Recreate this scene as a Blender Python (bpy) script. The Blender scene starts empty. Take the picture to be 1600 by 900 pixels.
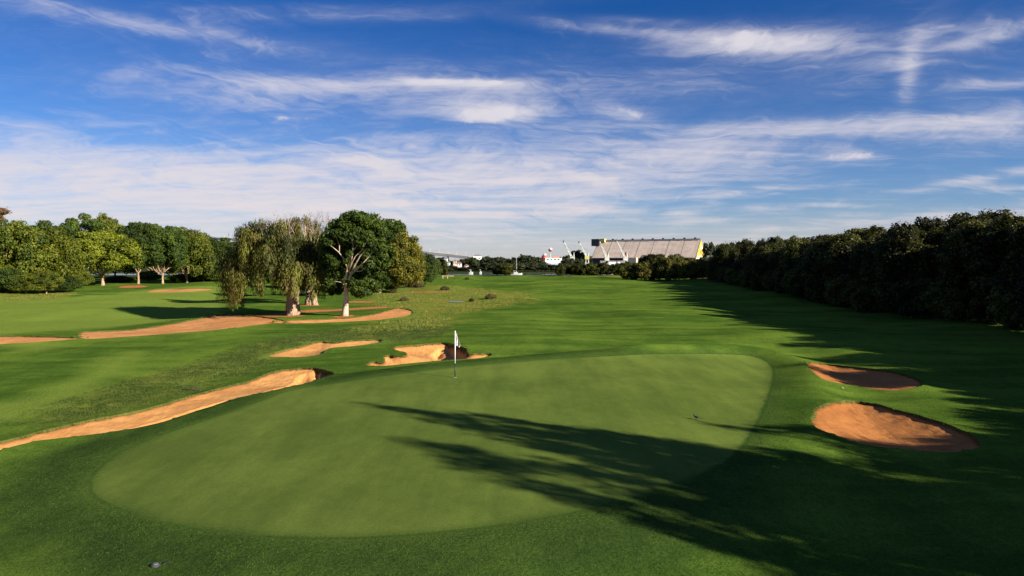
import bpy, bmesh, math, random
import numpy as np
from mathutils import Vector, Matrix

# ------------------------------------------------------------------ camera
SC = bpy.context.scene
COL = SC.collection
F = 1100.0                     # focal length in pixels of the 1600 px wide photograph
CAMZ = 5.4
HOR = 408.0
cam_d = bpy.data.cameras.new('camera')
cam = bpy.data.objects.new('camera', cam_d)
COL.objects.link(cam)
cam_d.sensor_width = 36.0
cam_d.lens = 36.0 * F / 1600.0
cam_d.clip_start = 0.3
cam_d.clip_end = 20000
PITCH = math.atan((450 - HOR) / F)
cam.location = (0, 0, CAMZ)
cam.rotation_euler = (math.pi / 2 - PITCH, 0, 0)
SC.camera = cam

# ------------------------------------------------------------------ light
SUN_AZ = math.radians(121.5)    # clockwise from +Y (view direction)
SUN_EL = math.radians(21.0)
SUN_STRENGTH = 5.0
SKY_STRENGTH = 0.05
SC.view_settings.view_transform = 'Standard'
SC.view_settings.look = 'None'
SC.view_settings.gamma = 1.0
SC.view_settings.exposure = 1.10
sd = bpy.data.lights.new('sun', 'SUN')
sd.energy = SUN_STRENGTH
sd.angle = math.radians(0.7)
sd.color = (1.0, 0.90, 0.76)
sun = bpy.data.objects.new('sun', sd)
COL.objects.link(sun)
sdir = Vector((math.sin(SUN_AZ) * math.cos(SUN_EL), math.cos(SUN_AZ) * math.cos(SUN_EL), math.sin(SUN_EL)))
sun.rotation_euler = sdir.to_track_quat('Z', 'Y').to_euler()
sun.location = sdir * 200


# small operator wrapper that writes math nodes
class V:
    tree = None

    def __init__(s, sock):
        s.s = sock

    @staticmethod
    def op(kind, *a):
        n = V.tree.nodes.new('ShaderNodeMath')
        n.operation = kind
        for i, q in enumerate(a):
            if isinstance(q, V):
                V.tree.links.new(q.s, n.inputs[i])
            else:
                n.inputs[i].default_value = q
        return V(n.outputs[0])

    def __add__(a, b): return V.op('ADD', a, b)
    __radd__ = __add__
    def __sub__(a, b): return V.op('SUBTRACT', a, b)
    def __rsub__(a, b): return V.op('SUBTRACT', b, a)
    def __mul__(a, b): return V.op('MULTIPLY', a, b)
    __rmul__ = __mul__
    def __truediv__(a, b): return V.op('DIVIDE', a, b)
    def mx(a, b): return V.op('MAXIMUM', a, b)
    def mn(a, b): return V.op('MINIMUM', a, b)
    def exp(a): return V.op('EXPONENT', a)


def sstep(x, lo, hi, a=0.0, b=1.0):
    n = V.tree.nodes.new('ShaderNodeMapRange')
    n.interpolation_type = 'SMOOTHSTEP'
    V.tree.links.new(x.s, n.inputs[0])
    for i, q in enumerate((lo, hi, a, b)):
        n.inputs[i + 1].default_value = q
    return V(n.outputs[0])


def vec(x, y, z=0.0):
    n = V.tree.nodes.new('ShaderNodeCombineXYZ')
    for i, q in enumerate((x, y, z)):
        if isinstance(q, V):
            V.tree.links.new(q.s, n.inputs[i])
        else:
            n.inputs[i].default_value = q
    return n.outputs[0]


def noise(co, scale, detail=4, rough=0.5, dist=0.0):
    n = V.tree.nodes.new('ShaderNodeTexNoise')
    V.tree.links.new(co, n.inputs['Vector'])
    n.inputs['Scale'].default_value = scale
    n.inputs['Detail'].default_value = detail
    n.inputs['Roughness'].default_value = rough
    n.inputs['Distortion'].default_value = dist
    return V(n.outputs[0])


def rgbmix(f, a, b, mode='MIX'):
    n = V.tree.nodes.new('ShaderNodeMix')
    n.data_type = 'RGBA'
    n.blend_type = mode
    n.clamp_factor = True
    if isinstance(f, V):
        V.tree.links.new(f.s, n.inputs[0])
    else:
        n.inputs[0].default_value = f
    for i, q in ((6, a), (7, b)):
        if isinstance(q, (tuple, list)):
            n.inputs[i].default_value = (q[0], q[1], q[2], 1)
        else:
            V.tree.links.new(q, n.inputs[i])
    return n.outputs[2]


def build_world():
    w = bpy.data.worlds.new('World')
    SC.world = w
    w.use_nodes = True
    t = w.node_tree
    t.nodes.clear()
    V.tree = t
    out = t.nodes.new('ShaderNodeOutputWorld')
    bg = t.nodes.new('ShaderNodeBackground')
    bg.inputs[1].default_value = SKY_STRENGTH
    t.links.new(bg.outputs[0], out.inputs[0])
    sky = t.nodes.new('ShaderNodeTexSky')
    sky.sky_type = 'NISHITA'
    sky.sun_disc = False
    sky.sun_elevation = SUN_EL
    sky.sun_rotation = SUN_AZ
    sky.air_density = 1.0
    sky.dust_density = 0.3
    sky.ozone_density = 3.0
    tc = t.nodes.new('ShaderNodeTexCoord')
    sp = t.nodes.new('ShaderNodeSeparateXYZ')
    t.links.new(tc.outputs['Generated'], sp.inputs[0])
    x, y, z = (V(sp.outputs[i]) for i in range(3))
    az = V.op('ARCTAN2', x, y)
    el = V.op('ARCSINE', z.mn(1.0).mx(-1.0))
    # cloud coordinates: a high flat layer seen in perspective
    zz = z.mx(0.0) + 0.09
    qx, qy = x / zz, y / zz
    warp = noise(vec(qx * 0.45, qy * 0.45, 3.1), 1.0, 4, 0.55) - 0.5
    warp2 = noise(vec(az * 3.0, el * 9.0, 9.1), 1.0, 4, 0.6) - 0.5
    # long combed streaks, soft puffs and fine filaments
    q = vec(qx * 0.42 + warp * 0.9, qy * 1.9 + qx * 0.22 + warp * 1.6, 0.0)
    streak = noise(q, 1.7, 10, 0.64, 0.35)
    q3 = vec(az * 2.6 + warp2 * 1.3, el * 24.0 + az * 2.4 + warp2 * 3.2, 1.3)
    fil = noise(q3, 2.0, 10, 0.66, 0.5)
    q2 = vec(az * 9.0 + warp2 * 3.0, el * 22.0 + warp2 * 5.0, 7.7)
    puff = noise(q2, 1.6, 9, 0.62, 0.6)
    tex = streak * 0.38 + fil * 0.38 + puff * 0.24

    def feat(px, py, sx, sy, tilt, amp):
        a0 = math.atan((px - 800) / F)
        e0 = math.atan((HOR - py) / F * math.cos(a0))
        c, s_ = math.cos(tilt), math.sin(tilt)
        dx, dy = az - a0, el - e0
        u = (dx * c + dy * s_) * (F / sx)
        v = (dy * c - dx * s_) * (F / sy)
        return (0.0 - (u * u + v * v)).exp() * amp

    cov = None
    for f in FEATURES:
        g = feat(*f)
        cov = g if cov is None else cov + g
    # broad bank of thin cirrus low in the sky, all round the horizon
    bank_n = noise(vec(az * 1.1, el * 5.0, 2.0), 1.2, 3, 0.5)
    bank = sstep(el, 0.19, 0.08) * sstep(bank_n, 0.30, 0.60) * 0.16
    # thin cirrus carried on unseen overhead and behind, added to fill the shade
    rest = sstep(el, 0.36, 0.50) + sstep(V.op('ABSOLUTE', az), 0.68, 0.85) * sstep(el, 0.02, 0.12)
    rest = rest.mn(1.0) * sstep(noise(vec(qx * 0.5, qy * 0.7, 5.0), 1.0, 3, 0.5), 0.36, 0.60) * 0.32
    cov = cov + bank + rest
    grain = sstep(tex, 0.40, 0.60)
    dens = sstep(tex + (cov * 0.30).mn(0.34), 0.57, 0.97)
    veil = (cov * 0.45).mn(0.70) * (grain * 0.62 + 0.38)
    dens = (dens * 0.95 + veil * (1.0 - dens)).mn(0.92)
    # small heaped puffs
    pn = noise(vec(az * 26.0 + warp2 * 2.0, el * 38.0, 4.4), 1.0, 7, 0.58, 0.2)
    pf = None
    for f in ((765, 182, 78, 15, 0.0, 1.0), (690, 131, 85, 6, 0.0, 0.9), (775, 132, 16, 4, 0.0, 0.9), (1170, 68, 95, 17, -0.05, 0.85),
              (985, 180, 30, 10, -0.3, 0.7), (1330, 243, 34, 11, 0.0, 0.8), (440, 186, 36, 5, 0.0, 0.6)):
        g = feat(*f)
        pf = g if pf is None else pf + g
    dp = sstep(pn + pf.mn(1.0) * 0.5, 0.74, 0.98) * 0.85
    dens = dens + dp * (1.0 - dens)
    K = 1.0 / (2 ** SC.view_settings.exposure * SKY_STRENGTH)
    # clear sky: the physical sky, slightly deepened as a polarising filter does
    tint = rgbmix(sstep(el, 0.0, 0.34), SKY_LOW, SKY_HIGH)
    base = rgbmix(1.0, sky.outputs[0], tint, 'MULTIPLY')
    cl_low = (0.82 * K, 0.73 * K, 0.73 * K)
    cl_high = (0.74 * K, 0.71 * K, 0.77 * K)
    cc = rgbmix(sstep(el, 0.02, 0.22), cl_low, cl_high)
    hz = sstep(el, 0.09, -0.01) * 0.62
    base = rgbmix(hz, base, (0.72 * K, 0.65 * K, 0.64 * K))
    colr = rgbmix(dens, base, cc)
    t.links.new(colr, bg.inputs[0])


SKY_LOW = (0.50, 0.74, 1.15)
SKY_HIGH = (0.10, 0.43, 0.92)
FEATURES = [
    # px, py, half width, half height, tilt, amount
    (220, 288, 640, 56, -0.02, 1.0),
    (60, 340, 500, 40, 0.0, 0.45),
    (640, 250, 260, 34, -0.05, 0.50),
    (760, 330, 200, 26, 0.0, 0.30),
    (560, 140, 300, 15, 0.0, 0.42),
    (730, 132, 90, 6, 0.0, 0.45),
    (390, 160, 120, 18, 0.03, 0.22),
    (770, 180, 72, 15, 0.0, 0.95),
    (700, 132, 80, 5, 0.0, 0.55),
    (975, 180, 50, 13, -0.3, 0.45),
    (880, 205, 60, 10, 0.0, 0.25),
    (180, 35, 260, 12, -0.04, 0.50),
    (560, 28, 240, 12, 0.08, 0.32),
    (1160, 70, 120, 20, -0.08, 0.62),
    (1330, 78, 150, 18, 0.0, 0.42),
    (960, 50, 130, 9, -0.12, 0.45),
    (1000, 38, 70, 5, -0.1, 0.3),
    (1413, 120, 13, 46, -0.10, 0.50),
    (1440, 50, 40, 16, 0.8, 0.22),
    (1560, 55, 130, 10, 0.16, 0.40),
    (1570, 132, 80, 10, -0.03, 0.60),
    (1000, 245, 330, 34, 0.0, 0.50),
    (600, 150, 450, 60, 0.0, 0.42),
    (1350, 100, 300, 60, 0.0, 0.26),
    (130, 45, 330, 30, 0.0, 0.12),
    (900, 190, 120, 20, -0.2, 0.28),
    (1130, 235, 130, 24, -0.1, 0.30),
    (1400, 196, 260, 17, -0.02, 0.50),
    (1590, 205, 120, 26, 0.0, 0.45),
    (1330, 243, 40, 12, -0.1, 0.45),
    (900, 285, 260, 22, 0.0, 0.40),
    (1190, 298, 130, 7, 0.05, 0.50),
    (1540, 278, 110, 8, 0.12, 0.60),
    (1590, 295, 60, 5, 0.0, 0.40),
    (930, 327, 60, 7, 0.0, 0.35),
    (1190, 326, 36, 5, -0.05, 0.45),
    (1290, 320, 40, 5, -0.03, 0.40),
    (1060, 334, 24, 4, 0.0, 0.40),
    (1110, 346, 60, 4, 0.03, 0.35),
    (1480, 338, 330, 10, 0.05, 0.40),
    (1150, 378, 420, 16, 0.03, 0.35),
    (700, 368, 160, 18, 0.0, 0.35),
]
build_world()


# ------------------------------------------------------------------ object helpers
def tag(o, label=None, cat=None, group=None, kind=None):
    if label: o['label'] = label
    if cat: o['category'] = cat
    if group: o['group'] = group
    if kind: o['kind'] = kind
    return o


def empty(name, loc, rz=0.0):
    o = bpy.data.objects.new(name, None)
    o.location = loc
    o.rotation_euler = (0, 0, rz)
    o.empty_display_size = 0.2
    COL.objects.link(o)
    return o


def link(name, me, parent=None, loc=None):
    o = bpy.data.objects.new(name, me)
    COL.objects.link(o)
    if parent is not None:
        o.parent = parent
    if loc is not None:
        o.location = loc
    return o


def np_mesh(name, co, faces, mat=None, smooth=False, attrs=None):
    co = np.asarray(co, dtype=np.float32)
    if isinstance(faces, np.ndarray):
        faces = [faces]
    faces = [np.asarray(f, dtype=np.int32) for f in faces if len(f)]
    me = bpy.data.meshes.new(name)
    me.vertices.add(len(co))
    me.vertices.foreach_set('co', co.ravel())
    loops = np.concatenate([f.ravel() for f in faces])
    starts, k = [], 0
    for f in faces:
        starts.append(k + np.arange(len(f)) * f.shape[1])
        k += f.size
    starts = np.concatenate(starts).astype(np.int32)
    me.loops.add(len(loops))
    me.loops.foreach_set('vertex_index', loops)
    me.polygons.add(len(starts))
    me.polygons.foreach_set('loop_start', starts)
    me.update(calc_edges=True)
    if smooth:
        me.polygons.foreach_set('use_smooth', np.ones(len(starts), dtype=bool))
    if attrs:
        for k_, a in attrs.items():
            at = me.attributes.new(k_, 'FLOAT', 'POINT')
            at.data.foreach_set('value', np.asarray(a, dtype=np.float32))
    if mat is not None:
        me.materials.append(mat)
    me.validate()
    return me


class MB:
    """collects simple shapes; build() makes one mesh"""

    def __init__(s):
        s.v, s.f = [], []

    def add(s, vs, fs):
        o = len(s.v)
        s.v += [tuple(p) for p in vs]
        s.f += [tuple(i + o for i in f) for f in fs]

    def box(s, c, size, rz=0.0, taper=1.0):
        x, y, z = (q / 2 for q in size)
        vs = []
        for dz, k in ((-z, 1), (z, taper)):
            for dx, dy in ((-x, -y), (x, -y), (x, y), (-x, y)):
                a, b = dx * k, dy * k
                vs.append((c[0] + a * math.cos(rz) - b * math.sin(rz),
                           c[1] + a * math.sin(rz) + b * math.cos(rz), c[2] + dz))
        s.add(vs, [(3, 2, 1, 0), (4, 5, 6, 7), (0, 1, 5, 4), (1, 2, 6, 5), (2, 3, 7, 6), (3, 0, 4, 7)])

    def tube(s, pts, rad, n=8, cap=True, flute=0.0, fn=5, ph=0.0):
        pts = [Vector(p) for p in pts]
        if not hasattr(rad, '__len__'):
            rad = [rad] * len(pts)
        rings = []
        up = Vector((0, 1, 0.01))
        for i, p in enumerate(pts):
            d = (pts[min(i + 1, len(pts) - 1)] - pts[max(i - 1, 0)]).normalized()
            a = d.cross(up)
            if a.length < 1e-3: a = d.cross(Vector((1, 0, 0)))
            a.normalize()
            b = d.cross(a)
            ring = []
            for k in range(n):
                t = 2 * math.pi * k / n
                r = rad[i] * (1 + flute * math.sin(fn * t + ph + i * 0.25) + flute * .5 * math.sin((fn + 4) * t + i * .6))
                ring.append(p + (a * math.cos(t) + b * math.sin(t)) * r)
            rings.append(ring)
        vs = [q for r in rings for q in r]
        fs = []
        for i in range(len(rings) - 1):
            for k in range(n):
                k2 = (k + 1) % n
                fs.append((i * n + k, i * n + k2, (i + 1) * n + k2, (i + 1) * n + k))
        if cap:
            fs.append(tuple(reversed(range(n))))
            fs.append(tuple((len(rings) - 1) * n + k for k in range(n)))
        s.add(vs, fs)

    def mesh(s, name, mat, smooth=False):
        me = bpy.data.meshes.new(name)
        me.from_pydata(s.v, [], s.f)
        me.update()
        if smooth:
            me.polygons.foreach_set('use_smooth', np.ones(len(me.polygons), dtype=bool))
        me.materials.append(mat)
        return me

    def build(s, name, mat, parent=None, smooth=False, loc=None):
        return link(name, s.mesh(name, mat, smooth), parent, loc)


def copy_tree(o, parent=None):
    c = o.copy()
    COL.objects.link(c)
    c.parent = parent
    for ch in KIDS.get(o.name, ()):
        copy_tree(ch, c)
    return c


KIDS = {}


def remember(root):
    KIDS[root.name] = [o for o in COL.objects if o.parent == root]
    for k in KIDS[root.name]:
        remember(k)


# ------------------------------------------------------------------ numpy noise
def vnoise(x, y, seed=0):
    xi, yi = np.floor(x), np.floor(y)
    xf, yf = x - xi, y - yi
    u, v = xf * xf * xf * (xf * (xf * 6 - 15) + 10), yf * yf * yf * (yf * (yf * 6 - 15) + 10)

    def h(a, b):
        n = np.sin(a * 127.1 + b * 311.7 + seed * 74.7) * 43758.5453
        return n - np.floor(n)
    a, b, c, d = h(xi, yi), h(xi + 1, yi), h(xi, yi + 1), h(xi + 1, yi + 1)
    return (a + (b - a) * u + (c - a) * v + (a - b - c + d) * u * v) * 2 - 1


def smooth(x, a, b):
    t = np.clip((x - a) / (b - a), 0, 1)
    return t * t * (3 - 2 * t)


# ------------------------------------------------------------------ terrain
def ray(px, py):
    dx, dz = (px - 800) / F, (450 - py) / F
    c, s_ = math.cos(PITCH), math.sin(PITCH)
    return dx, c + dz * s_, dz * c - s_


def catmull(pts, k=5, closed=True):
    pts = [np.array(p, float) for p in pts]
    n = len(pts)
    out = []
    for i in range(n):
        p0, p1, p2, p3 = pts[i - 1], pts[i], pts[(i + 1) % n], pts[(i + 2) % n]
        for j in range(k):
            t = j / k
            out.append(0.5 * (2 * p1 + (p2 - p0) * t + (2 * p0 - 5 * p1 + 4 * p2 - p3) * t * t
                              + (3 * p1 - p0 - 3 * p2 + p3) * t ** 3))
    return np.array(out)


def sdf(poly, x, y):
    """signed distance, negative inside"""
    x = np.asarray(x, float); y = np.asarray(y, float)
    d = np.full(x.shape, 1e9)
    ins = np.zeros(x.shape, bool)
    n = len(poly)
    for i in range(n):
        ax, ay = poly[i]; bx, by = poly[(i + 1) % n]
        ex, ey = bx - ax, by - ay
        L = ex * ex + ey * ey + 1e-12
        t = np.clip(((x - ax) * ex + (y - ay) * ey) / L, 0, 1)
        d = np.minimum(d, (x - ax - t * ex) ** 2 + (y - ay - t * ey) ** 2)
        if ay != by:
            c = ((ay > y) != (by > y)) & (x < (bx - ax) * (y - ay) / (by - ay) + ax)
            ins ^= c
    d = np.sqrt(d)
    return np.where(ins, -d, d)


def sdf_far(poly, x, y, margin=6.0):
    x = np.asarray(x, float); y = np.asarray(y, float)
    lo, hi = poly.min(0) - margin, poly.max(0) + margin
    m = (x > lo[0]) & (x < hi[0]) & (y > lo[1]) & (y < hi[1])
    r = np.full(x.shape, margin)
    if m.any():
        r[m] = np.minimum(sdf(poly, x[m], y[m]), margin)
    return r


GREEN_PX = [(148, 760), (153, 740), (190, 708), (255, 680), (330, 655), (400, 630), (450, 612), (520, 600), (600, 588),
            (700, 576), (800, 567), (900, 560), (1000, 556), (1100, 555), (1170, 558), (1200, 570), (1206, 590),
            (1196, 625), (1180, 660), (1150, 705), (1090, 742), (1000, 772), (900, 797), (800, 815), (700, 828),
            (600, 836), (480, 838), (380, 832), (280, 818), (200, 795), (160, 778)]


def green_h(x, y):
    return -0.0035 * (x + 2) ** 2 + 0.012 * (y - 27) + 0.06 * vnoise(x * 0.16 + 3, y * 0.16, 5)


def base_h(x, y):
    und = 0.12 + 0.36 * smooth(y, 30, 90)
    z = -0.55 - 0.25 * smooth(y, 40, 120)
    z = z + und * (vnoise(x / 17 + .3, y / 24, 1) + 0.5 * vnoise(x / 8 + 9, y / 13, 2)) * (1 - smooth(y, 290, 315))
    z = z + 0.06 * vnoise(x / 3.1, y / 4.2, 3) * (1 - smooth(y, 80, 120))
    # folds of the fairway
    z = z + 0.16 * vnoise(x / 11 + y / 30, y / 5.0, 4) * smooth(y, 38, 60) * (1 - smooth(y, 150, 240))
    # long swell across the fairway beyond the green
    z = z + 0.35 * np.exp(-((y - 52 - 0.25 * x) / 7) ** 2) * smooth(x, -12, 4)
    # bank on the far left
    z = z + 0.5 * smooth(-x, 40, 75) * smooth(y, 60, 110) * (1 - smooth(y, 250, 300))
    # wooded ground rises on the right
    z = z + 0.6 * smooth(x, 34, 70) * (1 - smooth(y, 250, 300))
    # river
    riv = smooth(y, 318, 326) * (1 - smooth(y, 396, 404)) * (1 - smooth(x, 180, 260))
    z = z * (1 - riv) - 3.2 * riv
    z = z + 1.2 * smooth(y, 520, 900)
    return z


def fixed_unproject(pts, h):
    p = np.array(pts, float)
    dx, dy, dz = ray(p[:, 0], p[:, 1])
    dz = np.minimum(dz, -0.001)
    dx = dx + 0 * dz; dy = dy + 0 * dz
    t = -CAMZ / dz
    for _ in range(40):
        t = 0.5 * t + 0.5 * ((h(dx * t, dy * t) - CAMZ) / dz)
    return np.stack([dx * t, dy * t], 1)


GREEN = fixed_unproject(catmull(GREEN_PX, 4), green_h)


_gx = np.arange(GREEN[:, 0].min() - 9.5, GREEN[:, 0].max() + 9.5, 0.1)
_gy = np.arange(GREEN[:, 1].min() - 9.5, GREEN[:, 1].max() + 9.5, 0.1)
_G = sdf(GREEN, *np.meshgrid(_gx, _gy))


def green_sd(x, y, margin=9.0):
    # bilinear look-up of the distance to the edge of the green
    u = (np.asarray(x, float) - _gx[0]) / 0.1; v = (np.asarray(y, float) - _gy[0]) / 0.1
    ok = (u >= 0) & (v >= 0) & (u < len(_gx) - 1.001) & (v < len(_gy) - 1.001)
    u = np.where(ok, u, 0); v = np.where(ok, v, 0)
    i = u.astype(int); j = v.astype(int); a = u - i; b = v - j
    r = (_G[j, i] * (1 - a) + _G[j, i + 1] * a) * (1 - b) + (_G[j + 1, i] * (1 - a) + _G[j + 1, i + 1] * a) * b
    return np.where(ok, np.minimum(r, margin), margin)


def H0(x, y):
    x = np.asarray(x, float); y = np.asarray(y, float)
    b = base_h(x, y)
    gs = green_sd(x, y)
    right = smooth(x, 4, 9)
    w = 1 - smooth(gs, 0.4, 6.0 + 1.0 * right)
    # soft shoulder round the back of the green
    sh = 0.14 * np.exp(-((gs - 1.8) / 1.3) ** 2) * smooth(y, 30, 38)
    # raised shoulder along the right-hand edge, falling to the bunkers
    sh = sh + (0.30 + 0.08 * vnoise(x * .3, y * .3, 41)) * np.exp(-((gs - 2.0) / 1.5) ** 2) * smooth(x, 4.5, 8.5) * smooth(y, 19, 25)
    return b * (1 - w) + green_h(x, y) * w + sh


def hz(x, y):
    return float(H0(np.array([float(x)]), np.array([float(y)]))[0])


def unproject(pts, k=5):
    return fixed_unproject(catmull(pts, k), H0)


def at(px, py):
    p = fixed_unproject([(px, py)], H0)[0]
    return float(p[0]), float(p[1]), hz(p[0], p[1])


SAND_PX = {
    'A': [(-60, 704), (0, 692), (35, 684), (60, 677), (110, 665), (160, 654), (230, 640), (290, 622), (350, 606), (390, 596),
          (425, 582), (460, 577), (490, 576), (512, 580), (522, 586), (500, 593), (480, 600), (450, 606), (420, 613), (370, 624),
          (320, 640), (290, 650), (240, 665), (180, 676), (120, 684), (60, 691), (0, 705), (-60, 722)],
    'B': [(417, 557), (440, 549), (470, 542), (498, 535), (525, 536), (545, 533), (592, 531), (591, 536), (550, 542),
          (522, 544), (510, 548), (502, 554), (470, 559), (440, 559)],
    'C': [(571, 571), (583, 566), (600, 567), (599, 560), (606, 556), (630, 557), (634, 552), (618, 548), (616, 543), (640, 540),
          (690, 536), (712, 540), (728, 545), (733, 553), (762, 553), (768, 556), (745, 561), (710, 563), (660, 567), (600, 573)],
    'D': [(1260, 570), (1270, 567), (1295, 570), (1340, 575), (1400, 583), (1440, 597), (1432, 607), (1390, 612), (1340, 605),
          (1300, 598), (1280, 591), (1268, 581)],
    'E': [(1266, 655), (1275, 640), (1295, 630), (1320, 627), (1360, 631), (1400, 641), (1440, 652), (1490, 668), (1525, 686),
          (1530, 700), (1500, 708), (1450, 708), (1400, 703), (1350, 697), (1310, 684), (1278, 672)],
    'F': [(124, 524), (133, 519), (200, 516), (260, 508), (300, 500), (350, 492), (390, 493), (440, 500), (442, 504), (415, 507), (340, 516),
          (280, 521), (200, 527), (150, 530), (126, 529)],
    'K': [(-60, 528), (0, 526), (50, 526), (118, 528), (122, 530), (90, 533), (30, 537), (-60, 541)],
    'G': [(430, 502), (470, 500), (530, 498), (580, 492), (600, 487), (622, 482), (643, 486), (640, 493), (610, 498), (570, 502),
          (500, 505), (440, 506)],
    'J': [(228, 455.5), (260, 452), (332, 451), (325, 454), (290, 456.5), (240, 457.5)],
}
SAND = {k: unproject(v, 5) for k, v in SAND_PX.items()}
# depth of floor, lip height, run-out length
SAND_P = {'A': (0.28, 0.04, 1.3), 'B': (0.22, 0.04, 1.0), 'C': (0.50, 0.05, 1.0), 'D': (0.18, 0.03, 1.6), 'E': (0.34, 0.04, 1.9),
          'F': (0.10, 0.04, 1.5), 'K': (0.1, 0.04, 1.5), 'G': (0.10, 0.04, 1.2), 'J': (0.2, 0.05, 2.5)}


def ragged(r, x, y):
    x = np.asarray(x, float); y = np.asarray(y, float)
    a = 0.05 * np.clip(y / 34, 1, 3.2)
    k = 1.9 / np.clip(y / 34, 1, 2.0)
    n = vnoise(x * k, y * k * .7, 11) + 0.5 * vnoise(x * k * 2.7, y * k * 1.8, 12)
    return r + a * n * smooth(-np.abs(r), -1.5, -0.3)


def sand_sd(x, y):
    r = np.full(np.shape(x), 6.0)
    for k, p in SAND.items():
        r = np.minimum(r, sdf_far(p, x, y, 6.0))
    # uneven grass edge
    return ragged(r, x, y)


def new_mat(name):
    m = bpy.data.materials.new(name)
    m.use_nodes = True
    t = m.node_tree
    t.nodes.clear()
    V.tree = t
    out = t.nodes.new('ShaderNodeOutputMaterial')
    return m, t, out


def principled(t, out, col, rough=0.9, bump=None, spec=0.2, metallic=0.0):
    b = t.nodes.new('ShaderNodeBsdfPrincipled')
    if isinstance(col, (tuple, list)):
        b.inputs['Base Color'].default_value = (*col, 1)
    else:
        t.links.new(col, b.inputs['Base Color'])
    b.inputs['Roughness'].default_value = rough
    b.inputs['Specular IOR Level'].default_value = spec
    b.inputs['Metallic'].default_value = metallic
    if bump is not None:
        h, strength, dist = bump
        n = t.nodes.new('ShaderNodeBump')
        n.inputs['Strength'].default_value = strength
        n.inputs['Distance'].default_value = dist
        t.links.new(h.s, n.inputs['Height'])
        t.links.new(n.outputs[0], b.inputs['Normal'])
    t.links.new(b.outputs[0], out.inputs[0])
    return b


def attr(name):
    n = V.tree.nodes.new('ShaderNodeAttribute')
    n.attribute_name = name
    return V(n.outputs['Fac'])


def pos():
    g = V.tree.nodes.new('ShaderNodeNewGeometry')
    return g.outputs['Position']


def objco():
    g = V.tree.nodes.new('ShaderNodeTexCoord')
    return g.outputs['Object']


def geo_x():
    g = V.tree.nodes.new('ShaderNodeSeparateXYZ')
    V.tree.links.new(pos(), g.inputs[0])
    return g.outputs[0]


def scaled(co, sx, sy, sz=1.0, rz=0.0):
    n = V.tree.nodes.new('ShaderNodeMapping')
    n.inputs['Scale'].default_value = (sx, sy, sz)
    n.inputs['Rotation'].default_value = (0, 0, rz)
    V.tree.links.new(co, n.inputs['Vector'])
    return n.outputs[0]


# ---- ground
C_PUTT = (0.074, 0.112, 0.022)
C_PUTT2 = (0.128, 0.176, 0.033)
C_FAIR = (0.046, 0.094, 0.013)
C_FAIR2 = (0.112, 0.178, 0.023)
C_ROUGH = (0.050, 0.080, 0.014)
C_ROUGH2 = (0.170, 0.185, 0.034)
C_APRON = (0.026, 0.052, 0.012)
C_MARSH = (0.20, 0.17, 0.035)
C_DIRT = (0.42, 0.155, 0.060)
C_SOIL = (0.10, 0.05, 0.03)


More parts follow.
